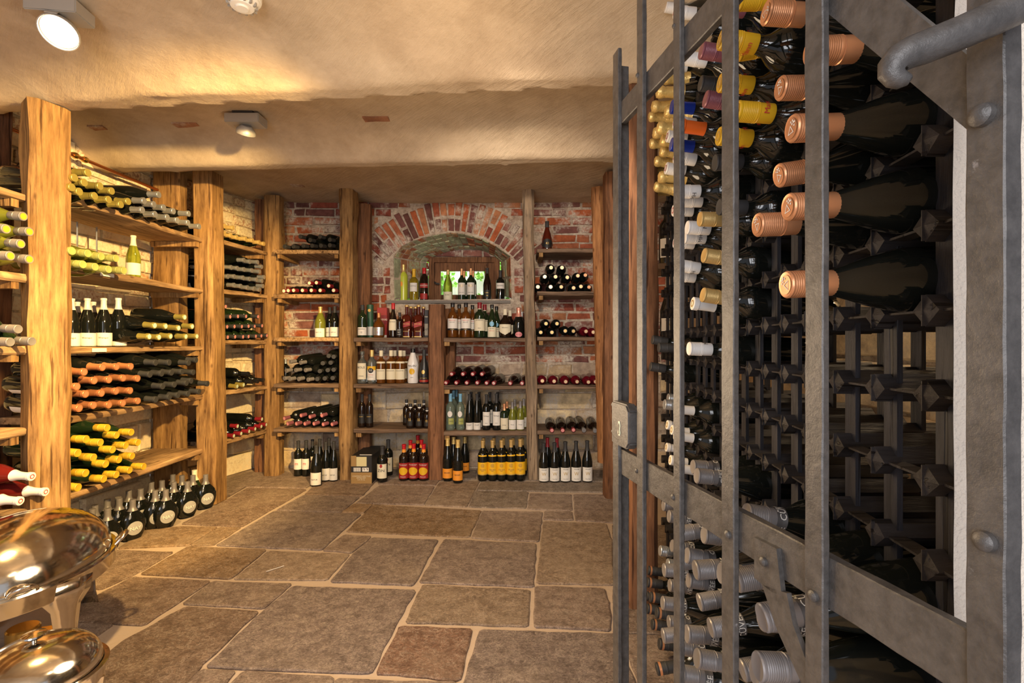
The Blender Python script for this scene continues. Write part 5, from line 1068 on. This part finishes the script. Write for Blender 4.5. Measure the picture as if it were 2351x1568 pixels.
rackset('k_yellow', [(CA, [(862, 220, 138), (985, 375, 155), (857, 597, 135), (975, 800, 148), (848, 980, 128), (990, 0, 150)])], 'bright yellow-capped bottle', 'yellow-capped bottles in the rack')
rackset('k_mauve', [(CA, [(722, 340, 120), (752, 712, 115), (850, 40, 120)])], 'mauve-capped bottle', 'mauve-capped bottles in the rack')
rackset('k_khaki', [(CB, [(710, 322, 97), (740, 583, 97), (732, 867, 97)])], 'pale gold screw-capped bottle', 'gold-capped bottles in the rack')
rackset('k_black', [(CA, [(715, 600, 108), (820, 1170, 110), (850, 1490, 105)]), (CB, [(370, 1180, 62), (415, 1248, 60), (355, 1378, 64)])], 'black-capped bottle', 'black-capped bottles in the rack')
rackset('k_blue', [(CA, [(507, 770, 95), (505, 1040, 90)])], 'blue-foiled bottle', 'blue-foiled bottles in the rack')
rackset('k_orange', [(CA, [(558, 905, 98)])], 'orange-foiled bottle', None)
rackset('k_redend', [(CA, [(478, 980, 78), (530, 880, 88), (468, 1210, 80), (533, 1130, 88), (520, 1515, 78), (530, 85, 88)]), (CB, [(530, 490, 74), (538, 728, 76)])], 'red-ended white-capped bottle', 'red-ended white caps in the rack')
rackset('k_white', [(CA, [(465, 30, 65), (600, 350, 92), (485, 500, 75), (548, 1380, 90), (640, 200, 95)]), (CB, [(575, 192, 80), (620, 383, 88), (600, 455, 75), (560, 655, 86), (632, 1255, 92)])], 'white screw-capped bottle', 'white-capped bottles in the rack')
rackset('k_cork', [(CB, [(660, 930, 90)]), (CC, [(595, 655, 78), (637, 700, 82), (667, 760, 90), (588, 880, 76), (623, 937, 82), (672, 545, 90), (672, 1000, 90)])], 'cork-ended white-capsuled bottle', 'white capsules with cork ends in the rack')
rackset('k_silver', [(CC, [(570, 503, 85), (603, 445, 75)]), (CD, [(485, 450, 76), (547, 550, 80)])], 'silver screw-capped bottle', 'silver-capped bottles in the rack')
rackset('k_champ', [(CA, [(465, 568, 70), (415, 663, 78), (380, 768, 72), (475, 775, 76), (355, 842, 66), (420, 875, 76), (390, 958, 70), (445, 985, 74), (362, 1035, 66), (440, 1070, 74), (397, 1145, 68), (362, 1218, 66), (430, 1275, 74), (395, 1335, 66), (348, 1395, 62)])], 'gold-foiled champagne bottle', 'gold-foiled champagne bottles in the rack')
rackset('k_grey', [(CC, [(825, 1065, 112), (860, 1145, 122), (560, 1410, 92), (610, 1510, 92)]), (CD, [(640, 340, 115), (845, 352, 128), (583, 440, 95), (705, 480, 128), (517, 640, 96), (775, 640, 135), (718, 725, 115), (650, 590, 110), (563, 765, 95), (808, 905, 128), (505, 910, 118), (988, 555, 142), (555, 1065, 98), (900, 1115, 148), (705, 1165, 132), (510, 1180, 112), (620, 1265, 116), (788, 1365, 142), (660, 1490, 150), (1110, 760, 175), (1325, 1040, 185), (1265, 1430, 185), (1160, 1500, 175)]), (CG, [(-95, 160, 150), (-60, 280, 160), (35, 1045, 185), (0, 1430, 185), (480, 1430, 250)])], 'grey screw-capped bottle', 'grey screw-capped bottles in the rack')
rackset('k_bronze', [(CD, [(385, 640, 66), (380, 740, 70), (405, 860, 75), (375, 850, 66), (378, 950, 70), (455, 990, 80), (370, 1045, 66), (420, 1085, 78), (435, 1195, 72), (478, 1245, 80), (412, 1300, 76), (458, 1455, 90)])], 'black-capped copper-banded bottle', 'copper-banded black caps in the rack')
# small shelf and bottles glimpsed between post and rack
for i, (py, lb) in enumerate([(606, 'upper wooden shelf glimpsed between the broad post and the rack'), (772, 'lower wooden shelf glimpsed between the broad post and the rack')]):
    zt = P(1520, py, 2.62).z; plank('shelf_board', (.70, 2.6, zt), (1.26, 2.6, zt), (0, 1, 0), .3, .03, 'plank_x', lb, 'shelves behind the rack')
    p = P(1521, 0, 2.7); bottle('r_dark' if i == 0 else 'crest', Matrix.Translation((p.x + .03, 2.72, zt + .0005)) @ Matrix.Scale(1.15 if i == 0 else .9, 4), 'tall dark bottle standing on the upper shelf beside the rack' if i == 0 else 'dark bottle on the lower shelf beside the rack', None)

# ---------------- iron gate
gate = empty('iron_gate', (.348, .353, 0), label='grey riveted iron bar gate standing open in the foreground', category='gate')
GI = Matrix.Translation((-.348, -.353, 0))
def gp(o): o.matrix_parent_inverse = GI; return o
DU = Vector((.199, -.98, 0)); DN = Vector((-.98, -.199, 0)); G0 = Vector((.215, 1.01, 0))
def g(u, z, n=0): return G0 + DU * u + DN * n + Vector((0, 0, z))
def gpx(x, y):
    q = (x - CX) / F; u = (1.01 * q - .215) / (.199 + .98 * q); Y = 1.01 - .98 * u; return u, H + (CY - y) / F * Y
rg = random.Random(4)
def flat(name, u0, u1, z0, z1, n0, n1, vertical=True, wob=.0008):
    """hammered flat bar"""
    mb = MB(); L = (z1 - z0) if vertical else (u1 - u0); n = max(2, int(L / .02)); ch = .0012; vs = []
    a0, a1 = (u0, u1) if vertical else (z0, z1)
    for i in range(n + 1):
        t = i / n; s_ = (z0 + (z1 - z0) * t) if vertical else (u0 + (u1 - u0) * t)
        for (a, b) in ((a0 + ch, n0), (a1 - ch, n0), (a1, n0 + ch), (a1, n1 - ch), (a1 - ch, n1), (a0 + ch, n1), (a0, n1 - ch), (a0, n0 + ch)):
            w1 = wob * noise.noise(Vector((s_ * 30, a * 90, b * 200))); w2 = wob * noise.noise(Vector((s_ * 30 + 7, a * 90, b * 200)))
            vs.append(g(a + w1, s_, b + w2) if vertical else g(s_, a + w1, b + w2))
    k = 8; fs = [(i * k + j, i * k + (j + 1) % k, (i + 1) * k + (j + 1) % k, (i + 1) * k + j) for i in range(n) for j in range(k)]
    fs += [tuple(range(k)), tuple(n * k + j for j in range(k))]; mb.add(vs, fs)
    return gp(obj(name, mb.mesh(name, True, angle=30), 'iron', gate))
for (xa, xb, ztop) in ((1476, 1490, 2.045), (1562, 1578, 2.05), (1675, 1704, 2.05), (1870, 1913, 2.05)):
    u0 = gpx(xa, 787)[0]; u1 = u0 + (gpx(xb, 787)[0] - u0); flat('bar', u0, u1, .06, ztop, .004, .0125)
u0, u1 = gpx(2240, 787)[0], gpx(2333, 787)[0]
flat('hinge_stile', u0, u1, .03, 2.05, -.006, .010)
u0, u1 = gpx(1417, 787)[0], gpx(1430, 787)[0]
a = flat('lock_stile', u0, u1, .06, 1.655, .002, .010)
flat('stile_flange', u0 + .005, u0 + .011, .06, 1.63, -.022, .002)
us = gpx(2245, 787)[0]
flat('top_rail', 0, us, 1.500, 1.545, -.008, .004, False); flat('lower_rail', 0, us, .780, .832, -.008, .004, False)
def poly_bar(name, pts, n0, th): mb = MB().prism([g(u, z, n0) for u, z in pts], DN * th); return gp(obj(name, mb.mesh(name), 'iron', gate))
poly_bar('upper_brace', [(.43, 1.50), (.528, 1.373), (.652, 1.207), (.653, 1.262), (.593, 1.35), (.485, 1.50)], -.004, .007)
lo = [gpx(*p) for p in ((1766, 1340), (1800, 1440), (1865, 1580), (1900, 1580), (1868, 1510), (1838, 1430), (1824, 1360))]
poly_bar('lower_brace', lo, .004, .006)
bp = [gpx(*p) for p in ((1748, 1232), (1800, 1258), (1812, 1365), (1790, 1358), (1748, 1325))]; poly_bar('bracket_plate', bp, .004, .006)
for (x, y, r, n) in ((1476, 1080, .0045, .012), (1562, 1140, .005, .012), (1692, 1225, .0055, .013), (1893, 1365, .006, .013), (1772, 1287, .0055, .011), (1564, 62, .004, .012), (1478, 175, .0045, .012), (1418, 929, .0045, .010), (1418, 990, .0045, .010), (2283, 268, .0085, .011), (2290, 1240, .0075, .011)):
    u, z = gpx(x, y); mb = MB().lathe([(r, -.001), (r * .95, r * .4), (r * .6, r * .75), (0, r * .9)], 16, Matrix.Translation(g(u, z, n)) @ DN.to_track_quat('Z', 'Y').to_matrix().to_4x4())
    gp(obj('rivet', mb.mesh('rivet', True), 'iron', gate))
# lock box with keyhole
ua, za = gpx(1429, 918); ub, zb_ = gpx(1470, 1022)
mb = MB().prism([g(u, z, .002) for u, z in ((ua, .846), (ua, .932), (ub - .012, .932), (ub, .920), (ub, .858), (ub - .012, .846))], DN * .022)
lk = mb.mesh('lock'); bm = bmesh.new(); bm.from_mesh(lk); bmesh.ops.bevel(bm, geom=bm.edges[:], offset=.003, segments=2, affect='EDGES'); bm.to_mesh(lk); bm.free()
lock = gp(obj('lock_case', lk, 'iron', gate)); uk = (ua + ub) / 2
mb = MB().prism([g(uk + a, .868 + b, .0245) for a, b in ((-.004, 0), (.004, 0), (.006, .006), (.004, .012), (.006, .019), (.003, .028), (-.003, .028), (-.005, .019), (-.003, .012), (-.006, .006))], DN * .0008)
kk = obj('keyhole_plate', mb.mesh('key'), 'cream', lock); 
mb = MB().prism([g(uk + a, .870 + b, .0255) for a, b in ((-.0018, 0), (.0018, 0), (.001, .012), (.0025, .018), (0, .022), (-.0025, .018), (-.001, .012))], DN * .0005); obj('keyhole', mb.mesh('kh'), 'ink', kk)
# iron hook rod hanging in front of the hinge side
pts = [P(2375, -2, .33), P(2290, 38, .332), P(2200, 78, .335), P(2125, 108, .338), P(2090, 120, .340), P(2064, 135, .341), P(2050, 152, .342), P(2048, 168, .342), P(2056, 178, .342), P(2068, 182, .341), P(2080, 180, .340), P(2090, 176, .340)]
obj('iron_hook', MB().tube(pts, [.0115, .0115, .0112, .011, .0106, .0102, .0094, .0084, .0074, .0064, .0048, .002], 16).mesh('hook', True), 'iron', label='thick forged iron hook rod crossing in front of the gate hinge side', category='hook')

# ---------------- chafing dishes
def ellip(mb, c, ax, ay, az, z0=0, z1=1, n=18, seg=48, rot=0, sq=2.0):
    """upper part of an ellipsoid as a lathe with elliptic section"""
    prof = []
    for i in range(n + 1):
        t = i / n; a = t * math.pi / 2; prof.append((math.cos(a) ** (2 / sq), math.sin(a) ** (2 / sq)))
    vs = []; m = len(prof)
    for k_ in range(seg):
        th = 2 * math.pi * k_ / seg
        for r, z in prof: vs.append(Vector((ax * r * math.cos(th), ay * r * math.sin(th), az * z)))
    Rm = Matrix.Translation(c) @ Matrix.Rotation(rot, 4, 'Z'); vs = [Rm @ v for v in vs]
    mb.add(vs, [(k_ * m + i, ((k_ + 1) % seg) * m + i, ((k_ + 1) % seg) * m + i + 1, k_ * m + i + 1) for k_ in range(seg) for i in range(m - 1)])
def band(mb, ax, ay, prof, rot=0, c=(0, 0, 0), seg=64):
    vs = []; m = len(prof)
    for k_ in range(seg):
        th = 2 * math.pi * k_ / seg
        for dr, z in prof: vs.append(Vector(((ax + dr) * math.cos(th), (ay + dr) * math.sin(th), z)))
    Rm = Matrix.Translation(c) @ Matrix.Rotation(rot, 4, 'Z'); vs = [Rm @ v for v in vs]
    mb.add(vs, [(k_ * m + i, ((k_ + 1) % seg) * m + i, ((k_ + 1) % seg) * m + i + 1, k_ * m + i + 1) for k_ in range(seg) for i in range(m - 1)])
cd = empty('roll_top_chafing_dish', (-1.68, 1.67, .002), label='large oval roll-top chafing dish of polished steel on the stone floor', category='chafing dish'); cd.rotation_euler.z = 1.85
AX, AY = .31, .23
mb = MB(); ellip(mb, (0, 0, .295), AX - .012, AY - .012, .17); obj('lid', mb.mesh('lid', True), 'steel', cd)
mb = MB(); band(mb, AX, AY, [(-.012, .25), (-.004, .235), (0, .24), (.003, .285), (.006, .29), (.003, .296), (-.010, .296), (-.014, .28), (-.02, .25), (-AX, .235)][:9]); obj('rim_band', mb.mesh('band', True), 'steel', cd)
mb = MB(); ellip(mb, (0, 0, 0), AX - .03, AY - .03, -.06); me = mb.mesh('pan', True); me.transform(Matrix.Translation((0, 0, .25))); obj('water_pan', me, 'steel', cd)
for ang in (-.15, -2.1, 1.05, 3.0):
    cx_, cy_ = AX * math.cos(ang), AY * math.sin(ang); o_ = Vector((cx_, cy_, 0)).normalized(); t_ = Vector((-o_.y, o_.x, 0)); mb = MB(); vs = []
    for (z, w_, off) in ((.285, .070, .004), (.24, .066, .003), (.20, .040, -.002), (.12, .030, .0), (.05, .030, .006), (.0, .036, .012)):
        for sgn in (-1, -.4, .4, 1):
            vs.append(Vector((cx_, cy_, z)) + o_ * (off + .008 * (1 - abs(sgn))) + t_ * w_ * sgn)
    mb.add(vs, [(i * 4 + j, i * 4 + j + 1, i * 4 + j + 5, i * 4 + j + 4) for i in range(5) for j in range(3)])
    me = mb.mesh('leg', True, angle=60); o = obj('leg', me, 'steel', cd); sm = o.modifiers.new('s', 'SOLIDIFY'); sm.thickness = .003
def handle(par, c, outv, w_, h, r, name='handle'):
    outv = Vector(outv).normalized(); side = Vector((-outv.y, outv.x, 0)); pts = []
    for i in range(13):
        a = math.pi * i / 12; pts.append(Vector(c) + side * w_ * math.cos(a) + (outv * .7 + Vector((0, 0, .7))) * h * math.sin(a))
    return obj(name, MB().tube(pts, [r * (.8 + .35 * math.sin(math.pi * i / 12)) for i in range(13)], 12).mesh(name, True), 'steel', par)
handle(cd, (AX * math.cos(-1.15), AY * math.sin(-1.15), .300), (.4, -1, 0), .03, .045, .007)
handle(cd, (AX * math.cos(-2.5), AY * math.sin(-2.5), .300), (-.8, -.7, 0), .032, .035, .006)
mb = MB().lathe([(0, .0), (.045, 0), (.045, .05), (.04, .055), (0, .055)], 24, Matrix.Translation((0, 0, .03))); mb.box(-.1, .1, -.05, .05, .02, .03); obj('fuel_holder', mb.mesh('fuel', True), 'brass', cd)
sd2 = empty('round_chafing_dish', (-1.225, 1.25, .002), label='smaller round chafing dish with knobbed steel lid at the lower left corner', category='chafing dish')
r = .136
mb = MB(); ellip(mb, (0, 0, .205), r - .004, r - .004, .085, sq=2.3); obj('lid', mb.mesh('lid2', True), 'steel', sd2)
mb = MB(); band(mb, r, r, [(-.01, .165), (.0, .168), (.004, .196), (.009, .200), (.009, .206), (-.002, .207)]); obj('rim_band', mb.mesh('band2', True), 'steel', sd2)
obj('knob', MB().lathe([(.006, .286), (.006, .298), (.020, .300), (.026, .305), (.025, .309), (.014, .312), (0, .313)], 28, Matrix.Translation((-.005, 0, 0))).mesh('knob', True), 'steel', sd2)
mb = MB(); ellip(mb, (0, 0, 0), r - .01, r - .01, -.05); me = mb.mesh('pan2', True); me.transform(Matrix.Translation((0, 0, .17))); obj('water_pan', me, 'steel', sd2)
for i in range(3):
    a = 2 * math.pi * i / 3 + .5; obj('leg', MB().tube([(.13 * math.cos(a), .13 * math.sin(a), .16), (.12 * math.cos(a), .12 * math.sin(a), .08), (.14 * math.cos(a), .14 * math.sin(a), .006)], .007).mesh('leg2', True), 'steel', sd2)
